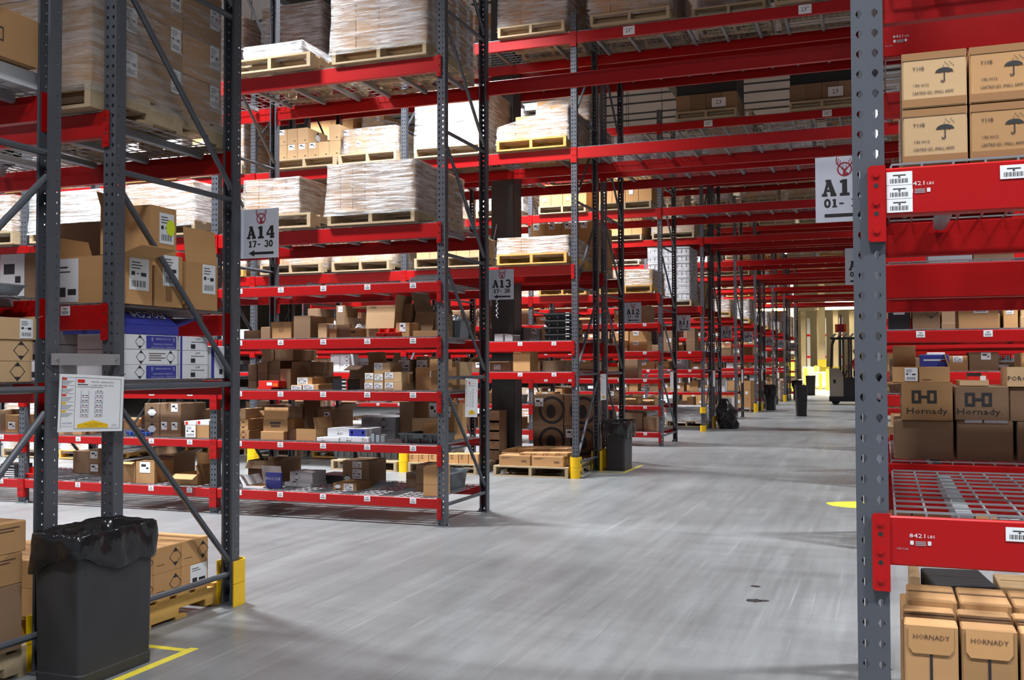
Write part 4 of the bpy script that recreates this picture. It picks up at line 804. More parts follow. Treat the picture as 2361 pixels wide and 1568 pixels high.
s.add(1140, 1160, 770, 'white box', 'white', .3, .3, seam=False); s.add(1164, 1182, 772, 'low white box', 'white', .3, .3, seam=False); s.done()
# floor of the front A12 rack
for (a, c, lb) in ((763, 913, 'second'), (940, 1098, 'first')):
    A = at(a, 1080, Y=12.3).x; B_ = at(c, 1080, Y=12.3).x; std_pallet((A+B_)/2, 12.30, 0, 'bare-edged floor pallet, %s in from the aisle pallet, front A12 rack' % lb, 'wood', round(B_-A, 2), 1.14)
row_px([942+23*i for i in range(8)], 1047, 0, 12.36, .26, .139, 'orange', 'small printed carton, %s from left, floor row, '+F4, (('f', 'lines', .2, .8, .02, 3),))
for k in range(5): row_px((1104, 1128, 1152), 1035-22*k, 0, 13.0, .3, .139+.128*k, 'kraftd', 'brown carton of the tall floor stack, %s column, '+ORD[k]+' layer, '+F4, (('f', 'lines', .2, .7, .02, 2),))
for i in range(3): tote(dict(x=-7.16+.37*i, y=12.75, z=.139, w=.34, d=.5, h=.22, rot=0), 'dark grey lidded tote on the floor pallet, %s from left, front A12 rack' % ORD[i], 'dgrey', True)
# ---------------------------------------------------------------- random goods for the other bays
DONE = {('L3', 0), ('L3', 1), ('L3', 2)}
def visible(p, m=80): a = prj(p); return -m < a[0] < 2361+m and -m < a[1] < 1568+m
MK = ['kraft', 'kraft', 'kraftd', 'kraftd', 'kraft2', 'orange', 'white', 'kraft', 'black', 'greycard', 'kraftd']
NMK = {'kraft': 'kraft carton', 'kraftd': 'brown carton', 'kraft2': 'pale carton', 'orange': 'orange-brown carton', 'white': 'white box', 'black': 'black case', 'greycard': 'grey box'}
def fill_small(yf, yr, xl, L, z, clear, place, rng, dense=.8):
    x = xl+.03; i = 0
    while x < xl+L-.15:
        w = rng.uniform(.14, .42); 
        if x+w > xl+L-.02: break
        if rng.random() > dense: x += w*.7; continue
        h = min(clear-.06, rng.uniform(.10, .34)); d = rng.uniform(.3, .5); y = yf+rng.uniform(.05, .12)+d/2; m = rng.choice(MK)
        if not visible((x+w/2, y, z)): x += w+.02; continue
        t = rng.random(); L_ = '%s, %s from left, %s'
        lab = [('f', rng.uniform(.3, .6), .8, min(.10, w*.5), min(.08, h*.4), rng.choice((0, 2)))] if rng.random() < .55 else None
        if t < .07: bin_red(dict(x=x+w/2, y=y, z=z, w=w, d=.22, h=min(h, .14), rot=0), L_ % ('red parts bin', ORD[i], place)); top = None
        elif t < .14: tote(dict(x=x+w/2, y=y, z=z, w=w, d=d, h=min(h, .24), rot=0), L_ % ('grey tote', ORD[i], place), rng.choice(('grey', 'dgrey', 'black')))
        elif t < .30: open_carton(x+w/2, y, z, w, d, h*.8, 'kraft', L_ % ('open carton', ORD[i], place), {'f': (rng.uniform(60, 150), .07), 'b': (rng.uniform(-10, 60), .09)}, lab=lab, inner='kraftd')
        else:
            nn = NMK[m]; hh = h
            if h < clear*.45 and rng.random() < .6:
                carton(x+w/2, y, z+hh+.001, w*.97, d*.95, min(hh, clear-hh-.05), m, L_ % ('upper '+nn, ORD[i], place), (), lab, seam=m.startswith('kraft')); nn = 'lower '+nn
            carton(x+w/2, y, z, w, d, hh, m, L_ % (nn, ORD[i], place), (('f', 'diamond', .7, .5, min(.09, h*.6)),) if rng.random() < .2 else (), lab, seam=m.startswith('kraft'))
        i += 1; x += w+rng.choice((.01, .01, .03, .12))
LT = [('kraft', 'wrap', 3, 3, 3), ('kraft2', 'wrapl', 4, 3, 3), ('kraft', 'wrapd', 3, 3, 2), ('orange', None, 4, 3, 3), ('kraftd', 'wrap', 3, 3, 3), ('white', 'wrapd', 3, 3, 2), ('kraft', 'wrapl', 5, 4, 4)]
def fill_loads(yf, yr, xl, L, z, clear, place, rng, p=.9, lo=.25, hi=.8, n=2):
    for k in range(n):
        if rng.random() > p: continue
        x = xl+L*(k+.5)/n; 
        if not visible((x, yf, z), 150): continue
        m, wr, nx, ny, nz = rng.choice(LT); h = min(clear-.30, rng.uniform(lo, hi)); nz = max(1, round(nz*h/.8))
        if h < .1: continue
        pr = rng.choice(((1, 1), (1, 1), (1, .5), (.5, 1))) if wr and h > .4 else (1, 1)
        nn = ('wrapped ' if wr else 'open ')+{'kraft': 'carton', 'kraft2': 'pale carton', 'orange': 'orange-brown carton', 'kraftd': 'dark carton', 'white': 'white box'}[m]+' load'
        load(x, yf-.03, z, rng.uniform(.88, 1.0), 1.04, h, nx, ny, nz, m, '%s, %s position, %s' % (nn, ORD[k], place), wrap=wr, prof=pr, lab=('f', .4, .85, .09, .09, 2) if rng.random() < .5 else None, single=yf < 16, pm=rng.choice(('wood', 'wood', 'woody')))
rng = random.Random(5)
stuff = MB()
def barely_seen(nm, k, i):   # shelves hidden behind nearer racks: their goods go into one bulk object
    return (nm in ('L7', 'L8') and k != 0) or (nm == 'L6' and (k == 'R' or k == 2 or (k == 1 and i in (1, 3, 4)))) or (nm == 'L4' and k == 3) or (nm == 'L5' and (k in (2, 3, 'R') or (k == 1 and i == 2)))
for (nm, yf, yr, nb, nr, ty, sn) in ROWS:
    lv = LEV[ty]
    for k in list(range(nb))+['R', 'T']:
        right = k == 'R'
        if nm in ('L1', 'L2') and k != 'T': continue
        if (nm, k) in DONE: continue
        xl = XR+PW if right else (XE if k == 'T' else XE-BAY*(k+1)); L = BAY-PW if k != 'T' else XR-XE
        pl = ('right side '+sn) if right else ('aisle bridge, '+sn if k == 'T' else '%s, %s' % (BAYN[k], sn))
        if k == 'T':
            if nm == 'L6' or nm == 'L4': continue
            fill_loads(yf, yr, xl, L, 5.752, 2.0, 'top of '+pl, rng, .75, .4, 1.1, 3); continue
        zs = [0]+[z for z, h in lv]
        for i, z in enumerate(zs):
            clear = ((zs+[7.2])[i+1]-z)-(lv[i][1] if i < len(lv) else 0)
            if ty == 's' and i == 0: continue
            if nm == 'L3' and right and z > 2.6: pass
            if nm == 'L4' and k in (0, 1) and not right and z < 4.5:
                if (k == 1 and i == 2): pass
                else: continue
            if nm == 'L4' and k == 0 and z > 5: continue
            if nm == 'L7' and k == 0 and i == 3: continue
            plc = ('floor level' if i == 0 else LV[i-1]+' level')+', '+pl
            if z > 2.5 or i == 0:
                if z > 5 and yf < 12: continue
                if i == 0 and rng.random() < .25: continue
                if i == 0 and nm == 'L5' and k == 0: continue
                fill_loads(yf, yr, xl, L, z if i == 0 else z+.002, clear, plc, rng, .92, .2 if z < 5 else .5, .85)
            elif yf < 24 and not barely_seen(nm, k, i): fill_small(yf, yr, xl, L, z+.013, clear, plc, rng, .85)
            else:
                x = xl+.03
                while x < xl+L-.3:
                    w = rng.uniform(.15, .4); h = rng.uniform(.1, min(.34, clear-.05)); m = rng.choice(MK)
                    stuff.box(x, x+w, yf+.06, yf+.5, z+.013, z+.013+h, m)
                    if rng.random() < .5: stuff.box(x+w*.2, x+w*.7, yf+.055, yf+.06, z+h*.4, z+h*.8, 'paper')
                    x += w+rng.choice((.01, .02, .15))
so = ob('distant_shelf_goods', stuff.mesh('distant_shelf_goods')); tag(so, 'assorted small cartons on the low shelves of the farther and hidden racks', 'boxes'); so['kind'] = 'stuff'
# loads on the bridges above the main aisle
load(-2.95, 12.28, 5.752, 1.02, 1.05, 1.0, 4, 3, 2, 'kraft', 'brown carton load above the aisle next to the post, A12 rack bridge', wrap='wrapl', pm='wood'); load(-1.75, 12.5, 5.752, .75, .9, 1.0, 2, 2, 2, 'kraftd', 'dark carton load in the middle of the A12 rack bridge', wrap='wrapl')
load(-.68, 12.28, 5.752, 1.0, 1.05, 1.0, 3, 3, 3, 'kraft2', 'pale load at the right end of the A12 rack bridge', wrap=None)
def black_load(x, y, z, label):
    r = load(x, y, z, 1.06, 1.05, .30, 4, 3, 1, 'kraftd', label, wrap=None, pm='wood', lab=None)
    b = MB(); b.box(-.52, .52, -.50, .50, .44, 1.15, 'blackm'); ob('black_film_cover', b.mesh('black_film_cover'), r)
    lb = MB(); O = Vector((.22, -.527, .22)); lb.box(.10, .34, -.533, -.527, .18, .34, 'paper'); text(lb, '23', 'ink', Vector((.22, -.5335, .26)), Vector((1, 0, 0)), Vector((0, 0, 1)), .075); ob('height_label', lb.mesh('height_label'), r)
black_load(-2.86, 17.56, 5.752, 'load with black film over brown cartons, left one on the A11 bridge'); black_load(-.92, 17.56, 5.752, 'load with black film over brown cartons, right one on the A11 bridge')
load(-4.6, 17.56, 5.752, 1.0, 1.05, .9, 3, 3, 3, 'kraft', 'wrapped brown load left of the black loads, top level, A11 sign rack', wrap='wrapl') if 0 else None
def height_tag(x, y, z, t='23"'):
    b = MB(); b.box(-.075, .075, -.002, 0, -.055, .055, 'paper'); text(b, t, 'ink', Vector((0, -.003, 0)), Vector((1, 0, 0)), Vector((0, 0, 1)), .05)
    par = [o for o in C.objects if o.name.startswith('shelf_beam') and abs(o.location.y-y) < .001 and abs(o.location.z+.14-z) < .02 and o.location.x <= x < o.location.x+3.7][0]
    ob('height_label', b.mesh('height_label'), par, (x-par.location.x, -.0005, .072))
for x, y in ((at(1450, 66, Y=12.355).x, 12.355), (at(1856, 15, Y=12.355).x, 12.355), (at(1633, 293, Y=17.62).x, 17.62), (at(1907, 268, Y=17.62).x, 17.62)): height_tag(x, y, 5.74)
std_pallet(-4.30, 13.77, 0, 'floor pallet under big ringed cartons, rear A12 rack', 'wood', 1.016, 1.0)
for i in range(2):
    for k in range(2): carton(-4.55+.47*i, 14.08, .139+.44*k, .46, .5, .437, 'kraftd', 'big carton with black ring print, %s %s, floor of the rear A12 rack' % (('lower', 'upper')[k], ('left', 'right')[i]), (('f', 'ring', .62, .5, .36), ('r', 'ring', .5, .5, .34)), [('f', .2, .75, .13, .12, 2)] if (i+k) % 2 else None)
# white crates stacked on the A10 rack
r = ob('crate_pallet_load', None, None, (-4.42, 22.5, 2.747)); tag(r, 'pallet of white plastic crates under clear film, front A10 rack', 'pallet load')
ob('pallet', pallet_mesh(.98, 1.04, 'wood'), r)
cb = MB(); cb.box(-.45, .45, -.5, .5, 0, .152, 'fluted')
for i in range(9): cb.box(-.42+.1*i-.004, -.42+.1*i+.01, -.506, -.5, .03, .12, 'blackm')
for q in (0, .145): cb.box(-.46, .46, -.51, .51, q, q+.018, 'fluted')
cme = cb.mesh('crate')
for k in range(7): ob('crate', cme, r, (0, 0, .14+.165*k))
ob('stretch_wrap', wrap_mesh(.93, 1.02, 1.17, (1, 1), 3.3, 'wrapl'), r, (0, 0, .137))
# ---------------------------------------------------------------- right-hand near racks
NR = 'near right rack'
for i in range(2):
    for k in range(2):
        x0 = .052+.156*i; w = .150
        dz = .130 if k == 0 else .142
        carton(x0+w/2, 2.715+.15, 1.931+.143*k, w, .30, .140, 'kraft2' if i == 0 else 'kraft', '%s carton marked Y10B with umbrella, %s column on the upper shelf, %s' % (('lower', 'upper')[k], ('left', 'right')[i], NR),
               (('f', 'text', .26, .70, .010, ('Y10B', 'ink', .028)), ('f', 'umbrella', .66, .60, .042), ('f', 'text', .30, .40, .008, ('UN 0012', 'ink', .036)), ('f', 'text', .48, .26, .008, ('CARTRIDGES, SMALL ARMS', 'ink', .096)), ('f', 'rect', .5, .93, w, (.018, 'tape')), ('f', 'rect', .5, .09, w, (.020, 'tape'))), seam=False)
carton(.49, 2.88, 1.931, .22, .30, .14, 'kraft', 'plain carton at the right of the umbrella cartons, '+NR)
std_pallet(.56, 2.60, 0, 'pallet on the floor of the near right rack', 'wood', 1.0, 1.13)
def tall_carton(x, y, w, d, z, h, label):
    c = carton(x, y, z, w, d, h, 'kraft', label, (('t', 'rect', .5, .5, w*.96, (d*.04, 'seam')),), seam=False)
    b = MB(); b.flat([(-w*.42, 0), (w*.42, 0), (w*.42, -.052), (w*.34, -.066), (-w*.34, -.066), (-w*.42, -.052)], 'orange', Vector((0, -d/2-.003, h-.004)), Vector((1, 0, 0)), Vector((0, 0, 1))); text(b, 'HORNADY', 'browninke', Vector((0, -d/2-.004, h-.03)), Vector((1, 0, 0)), Vector((0, 0, 1)), .012); b.box(-.003, .003, -d/2-.0015, -d/2, .02, h-.07, 'blackm')
    ob('tuck_flap', b.mesh('tuck_flap'), c)
for j in range(2):
    for i in range(3): tall_carton(.100+.128*i+(.012 if j else 0)-.0, 2.75+.22*j, .121, .20, .139, .66+(.012 if j else 0), 'tall tuck-flap carton on the floor, %s row, %s from left, %s' % (('front', 'rear')[j], ORD[i], NR))
carton(.16, 3.30, .139, .24, .34, .56, 'kraft', 'lower brown carton behind the tall cartons, '+NR); carton(.42, 3.32, .139, .26, .34, .58, 'kraft', 'brown carton behind the tall cartons at right, '+NR, (), None)
carton(.20, 3.32, .701, .17, .24, .09, 'blackm', 'black carton lying on brown cartons, '+NR, (('f', 'crate', .5, .5, .1),), None, .12)
carton(.42, 3.36, .721, .22, .2, .06, 'kraft2', 'flat pale carton lying behind the tall cartons, '+NR); carton(.08, 3.34, .701, .03, .2, .10, 'kraft2', 'upright pale cardboard strip by the black carton, '+NR, seam=False)
s = Shelf('lower shelf, second right rack', 4.096, 1.055)
s.add(2061, 2198, 969, 'big plain dark carton', 'kraftd', .06, .36, id='a'); s.add(2206, 2336, 969, 'big dark carton with taped top', 'kraftd', .06, .36, id='b', decos=(('f', 'rect', .3, .97, .06, (.012, 'white')), ('f', 'rect', .7, .97, .08, (.012, 'white')))); s.add(2345, 2440, 972, 'dark carton at the frame edge', 'kraftd', .06, .36, id='c')
hd = (('f', 'hh', .45, .62, .078), ('f', 'text', .52, .24, .024, ('Hornady.', 'ink', .15)))
s.add(2078, 2196, 882, 'open carton printed Hornady, left', 'kraft', .04, .34, on='a', id='d', decos=hd, flaps={'l': (95, .07)}, inner='kraftd'); s.add(2201, 2326, 890, 'carton printed Hornady, right', 'kraftd', .05, .34, on='b', id='e', decos=(('f', 'hh', .44, .60, .082), ('f', 'text', .46, .24, .024, ('Hornady.', 'ink', .155)))); s.add(2327, 2440, 892, 'carton right of the Hornady cartons', 'kraftd', .06, .34, on='c', id='f')
s.add(2058, 2117, 846, 'small open carton with white label', 'kraft', .05, .22, on='d', id='g', flaps={'b': (-8, .085)}, lab=[('f', .76, .85, .045, .05, 0)], inner='kraftd'); s.add(2119, 2190, 846, 'open carton holding a navy pouch', 'kraft', .05, .24, on='d', id='h', flaps={'r': (-16, .05)}, fill='kraftd', decos=(('f', 'lines', .1, .15, .006, 1),))
s.add(2122, 2188, 818, 'navy pouch with white curve', 'navy', .12, .1, on='h', seam=False, name='pouch', cat='pouch', decos=(('f', 'rect', .5, .55, .08, (.006, 'white')), ('f', 'rect', .8, .5, .016, (.006, 'redp'))))
s.add(2213, 2280, 878, 'shallow kraft tray', 'kraft2', .05, .22, on='e', id='i', flaps={'r': (0, .003)}); s.add(2232, 2278, 858, 'red toy-like parts set in a tray', 'redp', .10, .1, on='i', seam=False, name='parts_set', cat='parts', decos=(('f', 'rect', .75, .2, .02, (.02, 'paper')), ('f', 'rect', .3, .7, .05, (.012, 'blackm'))))
s.add(2322, 2400, 846, 'open kraft carton with lettering', 'kraft2', .05, .22, on='f', flaps={'r': (10, .05)}, decos=(('f', 'text', .3, .4, .018, ('PORC', 'ink')),))
s.done()
s = Shelf('fourth shelf, right side A13 rack, front row', 8.213, 1.69)
# printing and stickers on the near right beams
def child_of_beam(y, ztop, fn, name, xmin=0, xmax=.2):
    c = [o for o in C.objects if o.name.startswith('shelf_beam') and abs(o.location.y-y) < .002 and xmin-.1 < o.location.x < xmax and abs(o.location.z-ztop) < .14]
    c.sort(key=lambda o: abs(o.location.z-(ztop-.12))); b = MB(); fn(b); return ob(name, b.mesh(name), c[0])
def rating(b, x, z):
    U = Vector((1, 0, 0)); V = Vector((0, 0, 1)); P = Vector((x, -.0012, z))
    text(b, '8421', 'white', P, U, V, .0105, .036); text(b, 'LBS', 'white', P+U*.030+V*-.001, U, V, .007, .016)
    b.flat([(-.018, -.022), (-.010, -.022), (-.010, -.012), (-.018, -.012)], 'white', P, U, V); b.flat([(.022, -.022), (.030, -.022), (.030, -.012), (.022, -.012)], 'white', P, U, V)
    for i in range(3): b.flat([(-.006, -.013-.004*i), (.018, -.013-.004*i), (.018, -.0155-.004*i), (-.006, -.0155-.004*i)], 'greycard', P, U, V)
    text(b, 'PER PAIR', 'greycard', P+U*-.035+V*-.033, U, V, .005)
child_of_beam(2.666, 1.055, lambda b: rating(b, .066, .075), 'rating_print'); child_of_beam(2.666, 1.918, lambda b: rating(b, .075, .075), 'rating_print'); child_of_beam(4.096, 2.74, lambda b: rating(b, .06, .075), 'rating_print')
for (zt, pts) in ((1.918, [(.022, .086), (.022, .052), (.022, .018), (.278, .085)]), (1.055, [(.278, .086)])):
    c = [o for o in C.objects if o.name.startswith('shelf_beam') and abs(o.location.y-2.666) < .002 and -.01 < o.location.x < .1 and abs(o.location.z+.12-zt) < .02][0]
    for (x, z) in pts: ob('barcode_label', label_mesh(.060, .033, 1), c, (x+.012, -.0006, z-.012))
# ---------------------------------------------------------------- signs
def logo(b, O, U, V, s):
    N = U.cross(V)
    b.ribbon(arc(0, 0, .36*s, .36*s, 0, 350, 30), .075*s, 'logored', O, U, V, True); O2 = O+N*.0004
    for q in (-1, 1):
        b.ribbon([(q*.05*s, .02*s), (q*.26*s, .18*s), (q*.42*s, .34*s), (q*.44*s, .56*s), (q*.40*s, .70*s)], .055*s, 'logored', O2, U, V)
        b.ribbon([(q*.26*s, .18*s), (q*.24*s, .40*s), (q*.22*s, .50*s)], .035*s, 'logored', O2, U, V); b.ribbon([(q*.36*s, .28*s), (q*.34*s, .46*s), (q*.30*s, .60*s)], .035*s, 'logored', O2, U, V); b.ribbon([(q*.09*s, .06*s), (q*.07*s, .24*s)], .03*s, 'logored', O2, U, V)
    O3 = O+N*.0007
    b.flat([(-.20*s, .05*s), (-.05*s, .02*s), (.05*s, .02*s), (.20*s, .06*s), (.09*s, -.03*s), (.07*s, -.12*s), (-.07*s, -.12*s), (-.10*s, -.02*s)], 'logored', O3, U, V)
    b.flat([(-.08*s, -.10*s), (.07*s, -.10*s), (.02*s, -.30*s), (-.10*s, -.33*s)], 'logored', O3+N*.0001, U, V); b.flat([(0, -.30*s), (.12*s, -.14*s), (.22*s, -.28*s)], 'logored', O3+N*.0002, U, V)
def sign(x0, x1, y, z0, z1, t1, t2, label, arrow, fold):
    b = MB(); w = x1-x0; h = z1-z0; U = Vector((1, 0, 0)); V = Vector((0, 0, 1)); N = U.cross(V)
    if fold:
        pr = [(x0, y-.022), (x0+.03, y+.002), (x0+.07, y), (x1, y), (x1, y+.003), (x0+.07, y+.003), (x0+.03, y+.005), (x0, y-.019)]
        b.prism([(a-x0, c-y) for a, c in pr][::-1], 0, h, 'signw', 'z'); cx = w*.56
    else: b.box(0, w, 0, .003, 0, h, 'signw'); cx = w*.50
    O = Vector((cx, -.0012, 0)); k = h/.31
    logo(b, O+V*(h*.80), U, V, .085*k); slab(b, t1, 'ink', O+V*(h*.40), U, V, .078*k, .90); slab(b, t2, 'ink', O+V*(h*.225), U, V, .040*k, .80)
    aw = .185*k
    if arrow == 'l': b.flat([(-aw/2, h*.10), (-aw/2+.045*k, h*.10+.021*k), (-aw/2+.045*k, h*.10+.008*k), (aw/2, h*.10+.008*k), (aw/2, h*.10-.008*k), (-aw/2+.045*k, h*.10-.008*k), (-aw/2+.045*k, h*.10-.021*k)], 'ink', O, U, V)
    else: b.flat([(aw/2, h*.10), (aw/2-.045*k, h*.10+.021*k), (aw/2-.045*k, h*.10+.008*k), (-aw/2, h*.10+.008*k), (-aw/2, h*.10-.008*k), (aw/2-.045*k, h*.10-.008*k), (aw/2-.045*k, h*.10-.021*k)], 'ink', O, U, V)
    tag(ob('aisle_sign', b.mesh('aisle_sign'), None, (x0, y, z0)), label, 'sign')
for (n_, yr) in ((14, 5.163), (13, 9.28), (12, 14.852), (11, 18.97), (10, 24.54), (9, 28.66), (8, 34.23), (7, 38.35), (6, 43.92)):
    nn = '%02d' % n_
    sign(-3.695, -3.415, yr+.028, 2.09, 2.39, 'A'+nn, '17- 30', 'white aisle sign reading A%s 17-30 with an arrow' % nn, 'l', True)
    if n_ > 8: sign(-.307, -.030, yr+.030, 2.135, 2.458, 'A'+nn, '01- 16', 'white aisle sign reading A%s 01-16, right side of aisle' % nn, 'r', False)
def placard_mesh(w, h, big=True):
    b = MB(); b.box(0, w, -.003, 0, 0, h, 'paper'); U = Vector((1, 0, 0)); V = Vector((0, 0, 1)); O = Vector((0, -.0042, 0))
    def q(x0, x1, y0, y1, m='ink', e=0): b.flat([(x0*w, y0*h), (x1*w, y0*h), (x1*w, y1*h), (x0*w, y1*h)], m, O+Vector((0, -e, 0)), U, V)
    t = .006
    for a in (.03, .23, .95): q(a, a+.004, .05, .95)
    for a in (.05, .945): q(.23, .954, a, a+.005)
    for i, c in enumerate(('redp', 'redp', 'redp', 'yellow', 'yellow')):
        y = .93-.14*i; q(.03, .10, y-.03, y, c); q(.03, .22, y+.01, y+.014)
        for j in range(3): q(.03, .20-.03*j, y-.055-.025*j, y-.046-.025*j, 'greycard')
    q(.26, .37, .86, .915, 'redp'); q(.26, .42, .82, .835); q(.26, .66, .785, .793, 'greycard')
    text(b, 'RACK CAPACITY', 'ink', O+U*(w*.65)+V*(h*.88), U, V, h*.024, w*.36); text(b, 'LOAD LIMIT PER LEVEL', 'ink', O+U*(w*.65)+V*(h*.82), U, V, h*.022, w*.36)
    for cx in (.38, .60):
        for a in (cx-.06, cx+.055): q(a, a+.004, .26, .72, 'navy')
        for j in range(6 if cx > .5 else 5): q(cx-.06, cx+.058, .26+.085*j, .266+.085*j, 'ink' if j % 2 else 'logored'); q(cx-.04, cx-.01, .29+.085*j, .303+.085*j, 'ink', .0002); q(cx+.01, cx+.04, .29+.085*j, .303+.085*j, 'ink', .0002)
    b.flat([(.28*w, .07*h), (.76*w, .07*h), (.76*w, .13*h), (.52*w, .20*h), (.28*w, .13*h)], 'yellow', O-Vector((0, .0002, 0)), U, V); text(b, 'CHECK AND UNDERSTAND', 'browninke', O+U*(w*.52)+V*(h*.13)-Vector((0, .0005, 0)), U, V, h*.018, w*.3); text(b, 'WARNINGS', 'browninke', O+U*(w*.52)+V*(h*.095)-Vector((0, .0005, 0)), U, V, h*.018, w*.18)
    text(b, 'SOLUTIONS', 'navy', O+U*(w*.125)+V*(h*.15), U, V, h*.026, w*.15); q(.03, .2, .095, .10, 'greycard'); q(.82, .9, .12, .127, 'greycard'); q(.82, .9, .09, .097, 'greycard')
    return b.mesh('rack_capacity_sign')
p = ob('rack_capacity_sign', placard_mesh(.425, .275), None, (-3.632, 3.69, 1.125), (0, math.radians(0), math.pi/2)); p.rotation_euler = (0, math.radians(2.6), math.pi/2); tag(p, 'white rack capacity placard hanging between the near posts above the bin', 'placard')
b = MB(); b.box(0, .447, -.006, 0, 0, .055, 'alu')
for q in (.03, .417): b.tube((q, -.006, .028), (q, -.012, .028), .008, 'zinc', 8); b.tube((q, -.012, .028), (q, -.020, .028), .004, 'zinc', 6)
tag(ob('row_spacer_plate', b.mesh('row_spacer_plate'), None, (-3.655, 3.672, 1.440), (0, 0, math.pi/2)), 'bare aluminium plate bolted between the near posts above the placard', 'plate')
b = MB(); b.path([(0, -.05, .03), (0, .0, .0), (0, .4, -.035), (0, .47, -.01)], .002, 'blackm', 4); tag(ob('hanging_wire', b.mesh('hanging_wire'), None, (-3.640, 3.68, 1.405)), 'thin wire holding the near placard between the posts', 'wire')
pm = placard_mesh(.425, .275); pms = placard_mesh(.30, .36)
for (y0, mm, nm_) in ((8.62, pms, 'A13 sign rack'), (13.39, pms, 'A12 rack'), (18.2, pms, 'A11 sign rack'), (23.1, pms, 'A10 rack'), (28.0, pms, 'A09 sign rack'), (32.8, pms, 'A08 rack'), (37.8, pms, 'A07 sign rack')):
    tag(ob('rack_capacity_sign', mm, None, (-3.650, y0, .96), (0, .05 if y0 < 9 else 0, math.pi/2)), 'white capacity placard on the end frame of the %s' % nm_, 'placard')
b = MB(); b.path([(0, 0, .44), (-.03, 0, .30), (-.02, 0, .10), (0, 0, 0)], .004, 'white', 6); b.path([(.008*math.cos(a*1.6)-0, .010*math.sin(a*1.6), -.012*a-.30) for a in range(0, 17)], .005, 'white', 6); tag(ob('curly_cord', b.mesh('curly_cord'), None, (-3.59, 9.30, 2.40)), 'white curly cord hanging behind the A13 sign', 'cord')
# ---------------------------------------------------------------- post guards
def guard_mesh(h):
    b = MB(); n = 12; po = [(-.062, .085)]+[(-.062*math.cos(a)*1.0, -.012-.055*math.sin(a)) for a in [math.pi*i/n for i in range(n+1)]]+[(.062, .085)]; pi_ = [(x*.86, y if abs(x) > .061 and y > 0 else y*.86) for x, y in po][::-1]
    b.prism((po+pi_)[::-1], 0, h, 'yellow', 'z'); return b
g1 = guard_mesh(.133); g1.box(.055, .067, .02, .06, .05, .09, 'dgrey'); GM = g1.mesh('guard_segment', False)
def guard(xr, y, rear, label, zs=(0, .136)):
    r = ob('post_guard', None, None, (xr-PW/2, y, 0), (0, 0, math.pi if rear else 0)); tag(r, label, 'post guard')
    for z in zs: ob('guard_segment', GM, r, (0, 0, z))
for (nm, y, rear, w_) in (('L2', 5.163, True, 'rear corner post under the A14 sign'), ('L1', 2.666, False, 'front post of the rack at left edge'), ('L4', 12.355, False, 'aisle-end front post, front A12 rack'), ('L4', 13.422, True, 'aisle-end rear post, front A12 rack'), ('L5', 13.785, False, 'aisle-end front post, rear A12 rack'), ('L7', 22.04, False, 'aisle-end front post, front A10 rack'), ('L8', 23.47, False, 'aisle-end front post, rear A10 rack'), ('L10', 31.73, False, 'aisle-end front post, front A08 rack'), ('L11', 33.16, False, 'aisle-end front post, rear A08 rack'), ('L13', 41.42, False, 'aisle-end front post, front A06 rack')):
    guard(XE, y, rear, 'yellow guard around the '+w_, (0, .136) if nm != 'L7' else (0, .40))
guard(XE-BAY, 12.355, False, 'yellow guard around the second front post of the front A12 rack'); guard(XE-2*BAY, 12.355, False, 'yellow guard around the third front post of the front A12 rack')
guard(XE, 3.733, True, 'yellow guard half hidden behind the near black bin')
